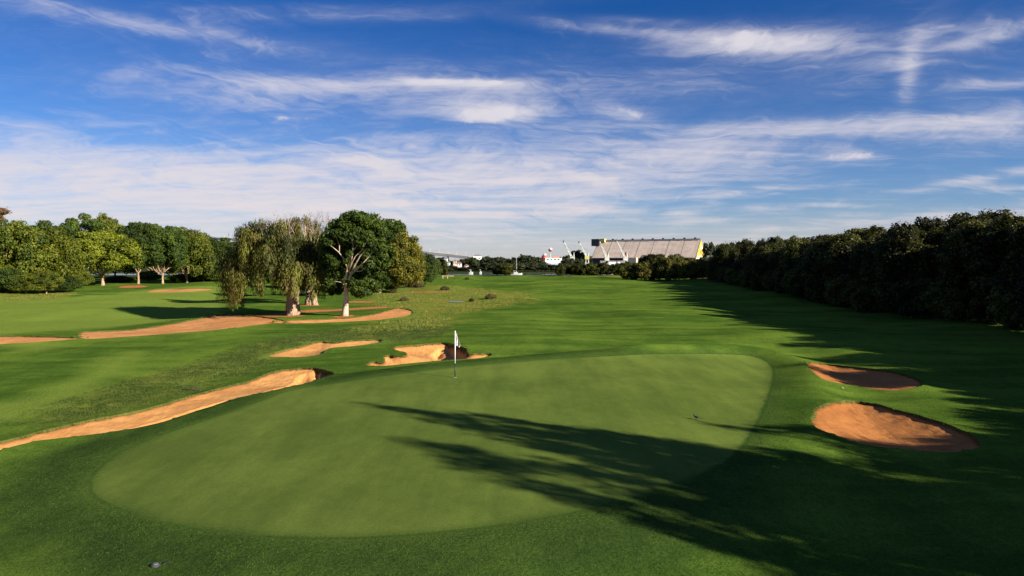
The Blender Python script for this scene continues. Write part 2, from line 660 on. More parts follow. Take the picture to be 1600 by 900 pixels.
def ground_material():
    m, t, out = new_mat('ground')
    p = pos()
    gs, gr, ro, ma, di, lt, wall, dark = (attr(k) for k in ('green_sd', 'grain', 'rough', 'marsh', 'dirt', 'light', 'wall', 'wood'))
    big = noise(scaled(p, 0.07, 0.05), 1.0, 3, 0.5)
    mid = noise(scaled(p, 0.45, 0.28), 1.0, 4, 0.55)
    small = noise(scaled(p, 2.2, 1.6), 1.0, 5, 0.65)
    tiny = noise(scaled(p, 14.0, 14.0), 1.0, 3, 0.7)
    pin = noise(scaled(p, 46.0, 46.0), 1.0, 2, 0.75)
    # fairway
    band = noise(scaled(p, 0.07, 0.42, 1.0, 0.10), 1.0, 4, 0.6)
    f = sstep(big * 0.3 + band * 0.35 + mid * 0.2 + small * 0.15, 0.40, 0.60)
    c = rgbmix(f, C_FAIR, C_FAIR2)
    # rough
    rt = sstep(mid * 0.35 + small * 0.45 + tiny * 0.2, 0.40, 0.62)
    rc = rgbmix(rt, C_ROUGH, C_ROUGH2)
    c = rgbmix(sstep(ro + (small - 0.5) * 0.5, 0.25, 0.75), c, rc)
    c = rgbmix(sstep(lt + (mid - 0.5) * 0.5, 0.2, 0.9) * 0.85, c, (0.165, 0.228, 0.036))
    # apron round the green
    ap = sstep(gs + (mid - 0.5) * 2.4, 4.2, 1.2) * sstep(V(geo_x()) + (mid - 0.5) * 3.0, 8.5, 3.5, 0.15, 1.0)
    ac = rgbmix(sstep(mid * 0.5 + small * 0.5, 0.35, 0.65), C_APRON, (0.048, 0.084, 0.016))
    c = rgbmix(ap, c, ac)
    # putting surface with its cut line
    gd = gs + (small - 0.5) * 0.12
    grain = noise(scaled(p, 0.9, 0.16, 1.0, 1.05), 1.0, 4, 0.6)
    wide = noise(scaled(p, 0.11, 0.14), 1.0, 2, 0.5)
    pt = sstep(mid * 0.22 + small * 0.16 + wide * 0.32 + grain * 0.30, 0.37, 0.63)
    pc = rgbmix(pt, C_PUTT, C_PUTT2)
    collar = rgbmix(sstep(mid * 0.5 + tiny * 0.5, 0.36, 0.64), (0.034, 0.068, 0.013), (0.064, 0.105, 0.020))
    c = rgbmix(sstep(gd + (mid - 0.5) * 0.9, 1.25, 0.15) * 0.8, c, collar)
    soft_edge = sstep(V(geo_x()), 7.0, 1.0, 0.10, 0.42)
    ee = (gd + (small - 0.5) * 0.35) / soft_edge
    c = rgbmix(sstep(ee, 1.0, -1.0), c, pc)
    ring = sstep(V.op('ABSOLUTE', gd - 0.10), 0.10, 0.02) * 0.55 * sstep(mid, 0.35, 0.5)
    c = rgbmix(ring, c, (0.03, 0.07, 0.012))
    # marsh grass, bare dirt
    mc = rgbmix(sstep(small * 0.6 + mid * 0.4, 0.38, 0.6), (0.085, 0.160, 0.020), C_MARSH)
    c = rgbmix(sstep(ma + (mid - 0.5) * 0.9, 0.25, 0.7), c, mc)
    c = rgbmix(sstep(di + (small - 0.5) * 0.8, 0.35, 0.65), c, C_DIRT)
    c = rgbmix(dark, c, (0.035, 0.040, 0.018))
    c = rgbmix(wall, c, (0.09, 0.06, 0.03))
    # blade-to-blade variation
    v = sstep(tiny * 0.45 + pin * 0.55, 0.30, 0.70, 0.50, 1.50)
    soft = sstep(gs, -0.3, 0.6)
    v = (v - 1.0) * (soft * 0.62 + 0.38) + 1.0
    c = rgbmix(1.0, c, vec(v, v, v), 'MULTIPLY')
    h = tiny * 0.5 + pin * 0.3 + small * 0.8
    hb = h * (soft * 0.85 + 0.15)
    b = principled(t, out, c, 0.95, (hb, 0.6, 0.06), 0.0)
    return m


def sand_material(name, a, b_):
    m, t, out = new_mat(name)
    p = pos()
    big = noise(scaled(p, 0.5, 0.5), 1.0, 4, 0.6)
    rake = noise(scaled(p, 7.0, 1.6, 1.0, 0.5), 1.0, 4, 0.65)
    fine = noise(p, 26.0, 4, 0.7)
    edge = attr('edge')
    c = rgbmix(sstep(big * 0.45 + rake * 0.35 + fine * 0.2, 0.36, 0.64), a, b_)
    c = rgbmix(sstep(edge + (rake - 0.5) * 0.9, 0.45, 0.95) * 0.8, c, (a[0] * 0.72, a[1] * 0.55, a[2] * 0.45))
    principled(t, out, c, 0.95, (rake * 0.7 + fine * 0.45 + big, 0.85, 0.07), 0.1)
    return m


M_GROUND = ground_material()
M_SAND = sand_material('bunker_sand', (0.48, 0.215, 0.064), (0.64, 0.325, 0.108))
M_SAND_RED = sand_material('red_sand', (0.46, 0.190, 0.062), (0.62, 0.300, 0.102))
M_SAND_SHADED = sand_material('shaded_sand', (0.32, 0.120, 0.031), (0.44, 0.180, 0.053))  # the same sand, with darkening towards the right of the view put into its colour


def sand_one(k, x, y):
    r = sdf_far(SAND[k], x, y, 6.0)
    return ragged(r, x, y)


def axis(segs):
    out = [segs[0][0]]
    for a, b, s0, s1 in segs:
        v, x = [], a
        L = b - a
        # spacing changes linearly (or geometrically) from s0 to s1
        n = max(1, int(round(L / ((s0 + s1) / 2 if s0 * 3 > s1 and s1 * 3 > s0 else (s1 - s0) / math.log(s1 / s0)))))
        if s0 == s1:
            w = np.ones(n)
        else:
            w = np.geomspace(s0, s1, n)
        w = np.cumsum(w) / w.sum() * L + a
        out += list(w)
    return np.array(out)


def poly_attr(polys, x, y, soft):
    r = np.full(x.shape, 1e3)
    for p in polys:
        r = np.minimum(r, sdf_far(p, x, y, 30.0))
    return np.clip(0.5 - r / (2 * soft), 0, 1)


ROUGH_PX = [
    [(60, 652), (120, 620), (220, 590), (330, 562), (420, 535), (560, 512), (640, 508), (700, 515), (640, 532), (560, 530), (480, 540),
     (410, 556), (400, 572), (330, 600), (250, 626), (150, 650), (90, 662)],
]
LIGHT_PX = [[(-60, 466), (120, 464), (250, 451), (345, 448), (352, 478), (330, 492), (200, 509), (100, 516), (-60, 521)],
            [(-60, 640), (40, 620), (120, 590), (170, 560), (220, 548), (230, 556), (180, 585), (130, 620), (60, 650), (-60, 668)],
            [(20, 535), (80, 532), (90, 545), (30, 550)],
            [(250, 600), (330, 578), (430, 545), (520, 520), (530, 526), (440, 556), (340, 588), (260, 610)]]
MARSH_PX = [[(590, 462), (620, 452), (700, 447), (780, 455), (830, 462), (800, 474), (760, 482), (700, 492), (655, 492), (640, 482), (600, 478)],
            [(0, 459), (90, 457), (110, 462), (60, 468), (0, 470)],
            [(640, 499), (680, 494), (700, 502), (660, 512), (560, 520), (560, 512)]]
DIRT_PX = [[(470, 485), (530, 483), (590, 479), (604, 481), (540, 485), (480, 488)],
           [(545, 470.5), (582, 470.5), (582, 472.5), (545, 472.5)],
           [(640, 455.5), (698, 455), (698, 457), (640, 457.5)],
           [(345, 497), (455, 488), (455, 493), (345, 500)],
           [(190, 447), (225, 446), (225, 449), (190, 450)],
           [(860, 431.4), (980, 432.5), (1090, 434.6), (1090, 435.0), (980, 432.9), (860, 431.7)]]
DIRT_SPOTS = [(457, 494, 1.5), (487, 477, 1.6), (538, 494, 1.3), (210, 449, 2.0)]


def build_ground():
    xs = axis([(-3500, -60, 160, 1.2), (-60, -28, 0.6, 0.35), (-28, 20, 0.2, 0.2), (20, 60, 0.3, 1.4), (60, 3500, 1.6, 160)])
    ys = axis([(-120, 8, 6, 0.5), (8, 50, 0.19, 0.2), (50, 100, 0.22, 0.4), (100, 180, 0.45, 1.4), (180, 560, 1.5, 9), (560, 9000, 10, 400)])
    nx, ny = len(xs), len(ys)
    X, Y = np.meshgrid(xs, ys)
    X = X.ravel().copy(); Y = Y.ravel().copy()
    S = sand_sd(X, Y)
    dx = np.gradient(xs); dy = np.gradient(ys)
    SPX = np.tile(dx, ny); SPY = np.repeat(dy, nx)
    sp = np.maximum(SPX, SPY)
    m = (np.abs(S) < 0.56 * sp) & (np.abs(S) < 5)
    e = 0.03
    for _ in range(3):
        xm, ym = X[m], Y[m]
        s0 = sand_sd(xm, ym)
        gx = (sand_sd(xm + e, ym) - sand_sd(xm - e, ym)) / (2 * e)
        gy = (sand_sd(xm, ym + e) - sand_sd(xm, ym - e)) / (2 * e)
        g2 = np.maximum(gx * gx + gy * gy, 0.2)
        lim = 0.5 * sp[m]
        st = np.clip(s0, -lim, lim)
        X[m] = xm - st * gx / g2
        Y[m] = ym - st * gy / g2
    S = sand_sd(X, Y)
    Z = H0(X, Y)
    # low grassy lip, raised a little on the side towards the sun
    Z = Z + 0.05 * np.exp(-(S / 0.5) ** 2) * (np.abs(S) < 5)
    i = np.arange((nx - 1) * (ny - 1))
    r, c = i // (nx - 1), i % (nx - 1)
    v0 = r * nx + c
    Q = np.stack([v0, v0 + 1, v0 + nx + 1, v0 + nx], 1)
    inside = S[Q].max(1) < 0.03 + 0.1 * sp[v0]
    inside &= S[Q].min(1) < 0.5
    inside &= S[Q].mean(1) < 0.0
    keep = ~inside
    K2 = keep.reshape(ny - 1, nx - 1)
    walls = []
    # skirts down into the sand
    a = np.argwhere(K2[:, :-1] & ~K2[:, 1:])       # kept on left
    walls.append(np.stack([(a[:, 0]) * nx + a[:, 1] + 1, (a[:, 0] + 1) * nx + a[:, 1] + 1], 1)[:, ::-1])
    a = np.argwhere(~K2[:, :-1] & K2[:, 1:])
    walls.append(np.stack([(a[:, 0]) * nx + a[:, 1] + 1, (a[:, 0] + 1) * nx + a[:, 1] + 1], 1))
    a = np.argwhere(K2[:-1, :] & ~K2[1:, :])
    walls.append(np.stack([(a[:, 0] + 1) * nx + a[:, 1], (a[:, 0] + 1) * nx + a[:, 1] + 1], 1))
    a = np.argwhere(~K2[:-1, :] & K2[1:, :])
    walls.append(np.stack([(a[:, 0] + 1) * nx + a[:, 1], (a[:, 0] + 1) * nx + a[:, 1] + 1], 1)[:, ::-1])
    W = np.concatenate(walls)
    uniq, inv = np.unique(W.ravel(), return_inverse=True)
    base = len(X)
    lowx, lowy = X[uniq], Y[uniq]
    lowz = Z[uniq] - 0.45
    topx, topy, topz = X[uniq], Y[uniq], Z[uniq] - 0.0
    X2 = np.concatenate([X, topx, lowx]); Y2 = np.concatenate([Y, topy, lowy]); Z2 = np.concatenate([Z, topz, lowz])
    inv = inv.reshape(-1, 2)
    n = len(uniq)
    WF = np.stack([base + inv[:, 0], base + inv[:, 1], base + n + inv[:, 1], base + n + inv[:, 0]], 1)
    at_ = {}
    at_['green_sd'] = green_sd(X2, Y2)
    at_['grain'] = X2 * 0
    at_['rough'] = poly_attr([unproject(p, 4) for p in ROUGH_PX], X2, Y2, 3.0)
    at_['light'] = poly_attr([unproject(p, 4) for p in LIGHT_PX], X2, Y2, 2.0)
    at_['marsh'] = poly_attr([unproject(p, 4) for p in MARSH_PX], X2, Y2, 6.0)
    d = poly_attr([unproject(p, 3) for p in DIRT_PX], X2, Y2, 1.2)
    for px, py, rr in DIRT_SPOTS:
        q = at(px, py)
        d = np.maximum(d, np.exp(-((X2 - q[0]) ** 2 + (Y2 - q[1]) ** 2) / (rr * rr)))
    at_['dirt'] = d
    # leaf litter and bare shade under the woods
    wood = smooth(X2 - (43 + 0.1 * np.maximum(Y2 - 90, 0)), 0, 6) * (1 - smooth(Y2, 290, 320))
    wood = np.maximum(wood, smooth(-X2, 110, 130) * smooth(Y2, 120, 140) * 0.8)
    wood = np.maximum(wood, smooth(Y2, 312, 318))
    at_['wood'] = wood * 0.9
    wl = np.zeros(len(X2)); wl[base:base + n] = 0.6; wl[base + n:] = 1.0
    at_['wall'] = wl
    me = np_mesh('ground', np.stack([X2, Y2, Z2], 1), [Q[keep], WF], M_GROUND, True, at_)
    tag(link('ground', me), kind='structure')
    print('ground verts', len(X2))


build_ground()

SAND_LABEL = {
    'A': ('long narrow curving sand bunker along the left side of the green', 'F'),
    'B': ('thin wavy sand bunker lying beyond the long one, left of the flag', 'F'),
    'C': ('sand bunker directly behind the flagstick with ragged grass tongue', 'F'),
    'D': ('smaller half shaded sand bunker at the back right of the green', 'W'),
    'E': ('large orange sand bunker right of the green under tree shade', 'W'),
    'F': ('broad flat red sand waste area in front of the weeping trees', 'R'),
    'K': ('thin strip of sand at the left edge of the far fairway', 'R'),
    'G': ('winding red sand strip running in front of the two pale trunks', 'R'),
    'J': ('distant sliver of sand bunker on the left fairway near the trees', 'R'),
}


def build_sand(k):
    P = SAND[k]
    D, lip, run = SAND_P[k]
    lo, hi = P.min(0) - 0.6, P.max(0) + 0.6
    dist = max(10, P[:, 1].mean())
    s = 0.10 if dist < 35 else (0.16 if dist < 50 else (0.3 if dist < 90 else 0.8))
    xs = np.arange(lo[0], hi[0], s); ys = np.arange(lo[1], hi[1], s)
    nx, ny = len(xs), len(ys)
    X, Y = np.meshgrid(xs, ys); X = X.ravel(); Y = Y.ravel()
    S = sand_one(k, X, Y)
    dd = np.maximum(-S, 0)
    # rim is steeper on the sunward (right) side
    e = 0.05
    gx = (sand_one(k, X + e, Y) - sand_one(k, X - e, Y)) / (2 * e)
    steep = smooth(gx, 0.3, 0.95) * (k in 'AC')
    runv = run * (1 - 0.75 * steep)
    Z = H0(X, Y) - lip - D * (1 - np.exp(-dd / runv)) * (1 + 0.5 * steep) - 0.10 * steep
    Z = Z + 0.025 * vnoise(X * 2.2, Y * 2.2, 21) + 0.012 * vnoise(X * 6, Y * 6, 22)
    Z = np.where(S > 0, Z - 0.1 * np.minimum(S, 0.4), Z)
    i = np.arange((nx - 1) * (ny - 1))
    r, c = i // (nx - 1), i % (nx - 1)
    v0 = r * nx + c
    Q = np.stack([v0, v0 + 1, v0 + nx + 1, v0 + nx], 1)
    Q = Q[S[Q].min(1) < max(0.15, s)]
    used, inv = np.unique(Q.ravel(), return_inverse=True)
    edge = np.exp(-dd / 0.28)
    me = np_mesh('sand_bunker', np.stack([X, Y, Z], 1)[used], inv.reshape(-1, 4),
                 {'F': M_SAND, 'R': M_SAND_RED, 'W': M_SAND_SHADED}[SAND_LABEL[k][1]], True, {'edge': edge[used]})
    tag(link('sand_bunker', me), SAND_LABEL[k][0], 'bunker')


for k in SAND: build_sand(k)


# ------------------------------------------------------------------ leaf meshes
def leaf_material(name, dark, light, rough=0.6, trans=0.35, third=None):
    m, t, out = new_mat(name)
    a = attr('tone')
    oi = t.nodes.new('ShaderNodeObjectInfo')
    rnd = V(oi.outputs['Random'])
    n = noise(objco(), 0.55, 3, 0.6)
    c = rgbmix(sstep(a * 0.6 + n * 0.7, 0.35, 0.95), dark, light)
    if third is not None:
        c = rgbmix(sstep(noise(objco(), 0.9, 2, 0.5) + a * 0.2, 0.62, 0.80), c, third)
    k = sstep(rnd, 0.0, 1.0, 0.78, 1.22)
    c = rgbmix(1.0, c, vec(k, k, k), 'MULTIPLY')
    d = t.nodes.new('ShaderNodeBsdfPrincipled')
    t.links.new(c, d.inputs['Base Color'])
    d.inputs['Roughness'].default_value = rough
    d.inputs['Specular IOR Level'].default_value = 0.25
    tr = t.nodes.new('ShaderNodeBsdfTranslucent')
    c2 = rgbmix(1.0, c, (1.25, 1.35, 0.55), 'MULTIPLY')
    t.links.new(c2, tr.inputs[0])
    mx = t.nodes.new('ShaderNodeMixShader')
    mx.inputs[0].default_value = trans
    t.links.new(d.outputs[0], mx.inputs[1])
    t.links.new(tr.outputs[0], mx.inputs[2])
    t.links.new(mx.outputs[0], out.inputs[0])
    return m


def quads(P, N, size, aspect, rng, up=None):
    """one folded diamond leaf clump per point; N = facing, size (n,), optional long axis"""
    n = len(P)
    N = N / (np.linalg.norm(N, axis=1, keepdims=True) + 1e-9)
    if up is None:
        R = rng.normal(size=(n, 3))
    else:
        R = up + rng.normal(size=(n, 3)) * 0.25
    A = R - (R * N).sum(1, keepdims=True) * N
    A /= np.linalg.norm(A, axis=1, keepdims=True) + 1e-9
    B = np.cross(N, A)
    s = size[:, None]
    f = rng.uniform(-0.25, 0.25, (n, 1)) * s
    a = P + A * s
    b = P + B * s * aspect + N * f
    c = P - A * s
    d = P - B * s * aspect + N * f
    V_ = np.stack([a, b, c, d], 1).reshape(-1, 3)
    Q = np.arange(4 * n).reshape(n, 4)
    return V_, Q


def blob_points(blobs, n, rng, shell=0.16, lumps=0.12, up_bias=0.25):
    B = np.array(blobs, float)
    area = (B[:, 3] * B[:, 4] * B[:, 5]) ** (2 / 3.)
    idx = rng.choice(len(B), n, p=area / area.sum())
    d = rng.normal(size=(n, 3)); d[:, 2] += up_bias
    d /= np.linalg.norm(d, axis=1, keepdims=True)
    ph = idx * 1.7
    w = np.sin(d[:, 0] * 6 + ph) * np.sin(d[:, 1] * 6 + ph * 1.3) + 0.6 * np.sin(d[:, 2] * 9 + ph * .7)
    r = 1 + lumps * w - np.abs(rng.normal(size=n)) * shell
    b = B[idx]
    P = b[:, :3] + d * b[:, 3:6] * r[:, None]
    return P, d, idx, r


def crown_mesh(name, blobs, n, leaf, mat, rng, aspect=0.6, shell=0.16, lumps=0.12, up_bias=0.25, flat=0.0, core=0.12):
    P, d, idx, r = blob_points(blobs, n, rng, shell, lumps, up_bias)
    N = d * 0.9 + rng.normal(size=(n, 3)) * 0.6
    N[:, 2] += flat
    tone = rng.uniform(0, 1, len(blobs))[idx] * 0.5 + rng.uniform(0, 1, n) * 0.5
    size = leaf * rng.uniform(0.55, 1.3, n)
    V1, Q1 = quads(P, N, size, aspect, rng)
    # loose sprays that break the outline
    m = n // 9
    P2, d2, idx2, r2 = blob_points(blobs, m, rng, 0.05, lumps, up_bias)
    P2 = P2 + d2 * rng.uniform(0.0, 0.9, (m, 1)) * leaf * 2.2
    V2, Q2 = quads(P2, rng.normal(size=(m, 3)), leaf * rng.uniform(0.3, 0.8, m), aspect, rng)
    # inner foliage
    k = int(n * core)
    P3, d3, idx3, r3 = blob_points(blobs, k, rng, 0.05, 0, 0)
    Bc = np.array(blobs)[idx3][:, :3]
    P3 = Bc + (P3 - Bc) * rng.uniform(0.25, 0.75, (k, 1))
    V3, Q3 = quads(P3, rng.normal(size=(k, 3)), leaf * rng.uniform(1.2, 2.2, k), 0.8, rng)
    Vv = np.concatenate([V1, V2, V3]); Qq = np.concatenate([Q1, Q2 + len(V1), Q3 + len(V1) + len(V2)])
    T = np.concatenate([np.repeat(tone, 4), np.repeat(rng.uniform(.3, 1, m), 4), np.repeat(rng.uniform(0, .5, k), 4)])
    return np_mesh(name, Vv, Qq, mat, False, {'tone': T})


def make_blobs(rng, cx, cy, cz, rx, ry, rz, k=26, sub=0.36, low=-0.35, jitter=0.12, flat=0.8, side=None):
    out = []
    for i in range(k):
        z = 1 - (i + 0.5) / k * (1 - low)
        ph = i * 2.399963 + rng.uniform(-.3, .3)
        rr = math.sqrt(max(0, 1 - z * z))
        f = 1 - sub * 0.62 + rng.uniform(-jitter, jitter)
        s = sub * rng.uniform(0.75, 1.3)
        out.append((cx + math.cos(ph) * rr * rx * f, cy + math.sin(ph) * rr * ry * f, cz + z * rz * f,
                    rx * s, ry * s, rz * s * flat))
    out.append((cx, cy, cz, rx * 0.55, ry * 0.55, rz * 0.5))
    return out


def limb_pts(rng, a, b, sag=0.08, n=5):
    a, b = Vector(a), Vector(b)
    L = (b - a).length
    out = []
    for i in range(n + 1):
        t = i / n
        p = a.lerp(b, t)
        w = math.sin(math.pi * t)
        p += Vector((rng.uniform(-1, 1), rng.uniform(-1, 1), rng.uniform(-.6, 1) + 0.5)) * L * sag * w
        out.append(p)
    return out


def trunk_mb(rng, height, r0, lean=(0, 0), targets=(), n=9, flute=0.08):
    mb = MB()
    pts, rad = [], []
    N = 6
    for i in range(N + 1):
        t = i / N
        pts.append((lean[0] * t + rng.uniform(-1, 1) * r0 * .35 * t, lean[1] * t + rng.uniform(-1, 1) * r0 * .35 * t, -0.15 + (height + .15) * t))
        rad.append(r0 * (1.0 - 0.40 * t) * (1 + 0.55 * math.exp(-t * 9)))
    mb.tube(pts, rad, n, flute=flute)
    top = Vector(pts[-1])
    for tg in targets:
        q = limb_pts(rng, top - Vector((0, 0, rng.uniform(0, .25) * height)), tg)
        rr = [r0 * 0.48 * (1 - 0.8 * i / (len(q) - 1)) for i in range(len(q))]
        mb.tube(q, rr, 6)
    return mb


def bark_material(name, a, b, sc=(5, 5, 1.2), bump=0.6):
    m, t, out = new_mat(name)
    co = scaled(objco(), *sc)
    n1 = noise(co, 1.0, 5, 0.65)
    n2 = noise(co, 3.5, 4, 0.7)
    c = rgbmix(sstep(n1 * 0.6 + n2 * 0.4, 0.38, 0.62), a, b)
    principled(t, out, c, 0.9, (n1 + n2 * 0.5, bump, 0.08), 0.1)
    return m


M_BARK_PALE = bark_material('pale_papery_bark', (0.07, 0.045, 0.03), (0.46, 0.33, 0.22), (3.6, 3.6, 0.6))
M_BARK_CREAM = bark_material('smooth_cream_bark', (0.30, 0.22, 0.15), (0.72, 0.56, 0.42), (2.5, 2.5, 1.2), 0.3)
M_TWIG = bark_material('dead_twig_bark', (0.20, 0.14, 0.10), (0.42, 0.32, 0.25), (3, 3, 1), .2)
M_BARK_BROWN = bark_material('brown_bark', (0.16, 0.10, 0.06), (0.52, 0.36, 0.23))
M_BARK_DARK = bark_material('dark_bark', (0.04, 0.03, 0.022), (0.11, 0.085, 0.06))

L_WEEP = leaf_material('hanging_olive_leaves', (0.022, 0.034, 0.005), (0.205, 0.215, 0.030), third=(0.22, 0.18, 0.055))
L_DEEP = leaf_material('deep_green_leaves', (0.014, 0.036, 0.006), (0.115, 0.170, 0.018))
L_OLIVE = leaf_material('yellow_olive_leaves', (0.045, 0.058, 0.008), (0.210, 0.195, 0.022), third=(0.26, 0.19, 0.035))
L_LIME = leaf_material('lime_leaves', (0.036, 0.058, 0.006), (0.200, 0.225, 0.016))
L_LEFT = leaf_material('mid_green_leaves', (0.020, 0.040, 0.005), (0.150, 0.185, 0.016), third=(0.20, 0.18, 0.02))
L_LEFTB = leaf_material('forest_green_leaves', (0.014, 0.034, 0.006), (0.088, 0.128, 0.015))
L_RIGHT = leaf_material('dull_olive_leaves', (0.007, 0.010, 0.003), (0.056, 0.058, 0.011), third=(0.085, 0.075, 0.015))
L_MANG = leaf_material('mangrove_leaves', (0.014, 0.020, 0.005), (0.110, 0.115, 0.018))
L_HEDGE = leaf_material('hedge_leaves', (0.020, 0.026, 0.006), (0.185, 0.175, 0.024), third=(0.24, 0.20, 0.04))
L_FAR = leaf_material('far_leaves', (0.030, 0.040, 0.020), (0.075, 0.090, 0.032))
L_RED = leaf_material('russet_leaves', (0.07, 0.045, 0.02), (0.20, 0.115, 0.05))
L_GRASS = leaf_material('grass_blades', (0.030, 0.064, 0.010), (0.100, 0.135, 0.020), trans=0.4)
L_REED = leaf_material('reed_blades', (0.06, 0.11, 0.015), (0.22, 0.21, 0.04), trans=0.4)
L_BUSH = leaf_material('brown_bush_leaves', (0.030, 0.034, 0.012), (0.13, 0.10, 0.04))


# ------------------------------------------------------------------ tree prototypes (unit: metres)
def tree(name, label, cat, crown_me, trunk_me, loc, rz=0.0, s=(1, 1, 1), group=None):
    o = empty(name, loc, rz)
    o.scale = s
    tag(o, label, cat, group)
    if trunk_me: link('trunk', trunk_me, o)
    link('crown', crown_me, o)
    return o


def proto(seed, name, h, w, leaf, n, lm, bm, clear=0.22, k=26, sub=0.36, low=-0.5, flat=0.8, tr=0.28, shell=0.16, aspect=.6, lean=(0, 0), droop=0.0):
    """crown + trunk meshes of a broad tree of height h, crown width w"""
    rng = np.random.default_rng(seed)
    cz = h * (clear + (1 - clear) / 2)
    rz = h * (1 - clear) / 2
    bl = make_blobs(rng, lean[0], lean[1], cz, w / 2, w / 2, rz, k, sub, low, flat=flat)
    cm = crown_mesh(name + '_crown', bl, n, leaf, lm, rng, shell=shell, aspect=aspect)
    tg = [bl[i][:3] for i in rng.choice(len(bl) - 1, 7, replace=False)]
    tm = trunk_mb(rng, h * max(clear, 0.12) * 1.15, tr, lean, tg).mesh(name + '_trunk', bm, True)
    return cm, tm


ORD = ['first', 'second', 'third', 'fourth', 'fifth', 'sixth', 'seventh', 'eighth', 'ninth', 'tenth', 'eleventh', 'twelfth', 'thirteenth', 'fourteenth', 'fifteenth',
       'sixteenth', 'seventeenth', 'eighteenth', 'nineteenth', 'twentieth']
TENS = ['', 'twenty', 'thirty', 'forty']


def ordinal(i):
    return ORD[i] if i < 20 else (TENS[(i + 1) // 10 - 1] + '-' + ORD[(i + 1) % 10 - 1] if (i + 1) % 10 else ['thirtieth', 'fortieth', 'fiftieth'][(i + 1) // 10 - 3])


# left woodland: broad park trees
PL = [
    proto(11, 'park_tree', 14, 15, 0.27, 19000, L_LEFT, M_BARK_BROWN, 0.03, 34, 0.30, -0.75),
    proto(12, 'park_tree', 14, 17, 0.27, 17000, L_LEFTB, M_BARK_BROWN, 0.10, 38, 0.26, -0.6, flat=0.55),
    proto(13, 'park_tree', 13, 13, 0.27, 15000, L_LIME, M_BARK_BROWN, 0.04, 30, 0.30, -0.6),
    proto(14, 'park_tree', 12, 12, 0.26, 14000, L_LEFTB, M_BARK_DARK, 0.02, 30, 0.32, -0.8),
]
P_LIME = proto(15, 'lime_tree', 12.6, 15.5, 0.23, 30000, L_LIME, M_BARK_BROWN, 0.17, 60, 0.21, -0.62, tr=0.36)
P_FEATHER = proto(16, 'feather_tree', 13.5, 13.5, 0.22, 24000, L_LEFTB, M_BARK_BROWN, 0.18, 44, 0.24, -0.7, flat=0.6, tr=0.32)
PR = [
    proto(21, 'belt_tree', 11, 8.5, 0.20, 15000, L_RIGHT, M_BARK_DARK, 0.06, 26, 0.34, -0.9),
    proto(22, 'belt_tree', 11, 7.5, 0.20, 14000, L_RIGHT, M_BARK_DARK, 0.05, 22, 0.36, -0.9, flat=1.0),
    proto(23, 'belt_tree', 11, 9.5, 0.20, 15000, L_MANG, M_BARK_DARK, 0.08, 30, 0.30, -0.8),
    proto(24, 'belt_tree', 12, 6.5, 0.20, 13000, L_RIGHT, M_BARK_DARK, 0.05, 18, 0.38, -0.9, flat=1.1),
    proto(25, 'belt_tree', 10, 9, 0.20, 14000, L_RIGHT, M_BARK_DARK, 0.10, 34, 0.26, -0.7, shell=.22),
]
PM = [
    proto(31, 'mangrove', 7, 8, 0.30, 4200, L_MANG, M_BARK_DARK, 0.04, 18, 0.36, -0.95, flat=0.9),
    proto(32, 'mangrove', 7, 7, 0.30, 3800, L_RIGHT, M_BARK_DARK, 0.04, 16, 0.38, -0.95),
    proto(33, 'mangrove', 8, 6, 0.30, 3600, L_MANG, M_BARK_DARK, 0.04, 14, 0.40, -0.95, flat=1.2),
]
PH = [
    proto(34, 'hedge_tree', 7, 7, 0.26, 5200, L_HEDGE, M_BARK_DARK, 0.03, 16, 0.34, -0.95, flat=1.1),
    proto(35, 'hedge_tree', 7, 5.5, 0.26, 4600, L_HEDGE, M_BARK_DARK, 0.03, 13, 0.38, -0.95, flat=1.3),
    proto(36, 'hedge_tree', 7, 8, 0.26, 5600, L_MANG, M_BARK_DARK, 0.03, 20, 0.30, -0.95),
]
PF = [
    proto(41, 'far_tree', 12, 13, 0.75, 1100, L_FAR, M_BARK_DARK, 0.08, 14, 0.36, -0.8),
    proto(42, 'far_tree', 12, 9, 0.7, 1000, L_FAR, M_BARK_DARK, 0.08, 12, 0.4, -0.8, flat=1.1),
    proto(43, 'far_tree', 11, 15, 0.8, 1200, L_FAR, M_BARK_DARK, 0.08, 18, 0.3, -0.7),
]


def put(px, y):
    x = (px - 800) / F * y
    return x, y, hz(x, y)


_TOPS = {}


def top_of(me):
    if me.name not in _TOPS:
        co = np.empty(len(me.vertices) * 3, np.float32); me.vertices.foreach_get('co', co)
        co = co.reshape(-1, 3)
        _TOPS[me.name] = (float(np.percentile(co[:, 2], 99.6)), float(np.percentile(co[:, 0], 99) - np.percentile(co[:, 0], 1)))
    return _TOPS[me.name]


def tree_at(p, px, y, top, width_px, name, label, cat, ph, pw, rz=0.0, group=None, stretch=1.0):
    """crown top at photo row `top`, width in photo pixels, at distance y"""
    x, y, z = put(px, y)
    h = (HOR - top) * y / F + CAMZ - z
    w = width_px * y / F
    ph, pw = top_of(p[0])
    return tree(name, label, cat, p[0], p[1], (x, y, z), rz, (w / pw, w / pw * stretch, h / ph), group)


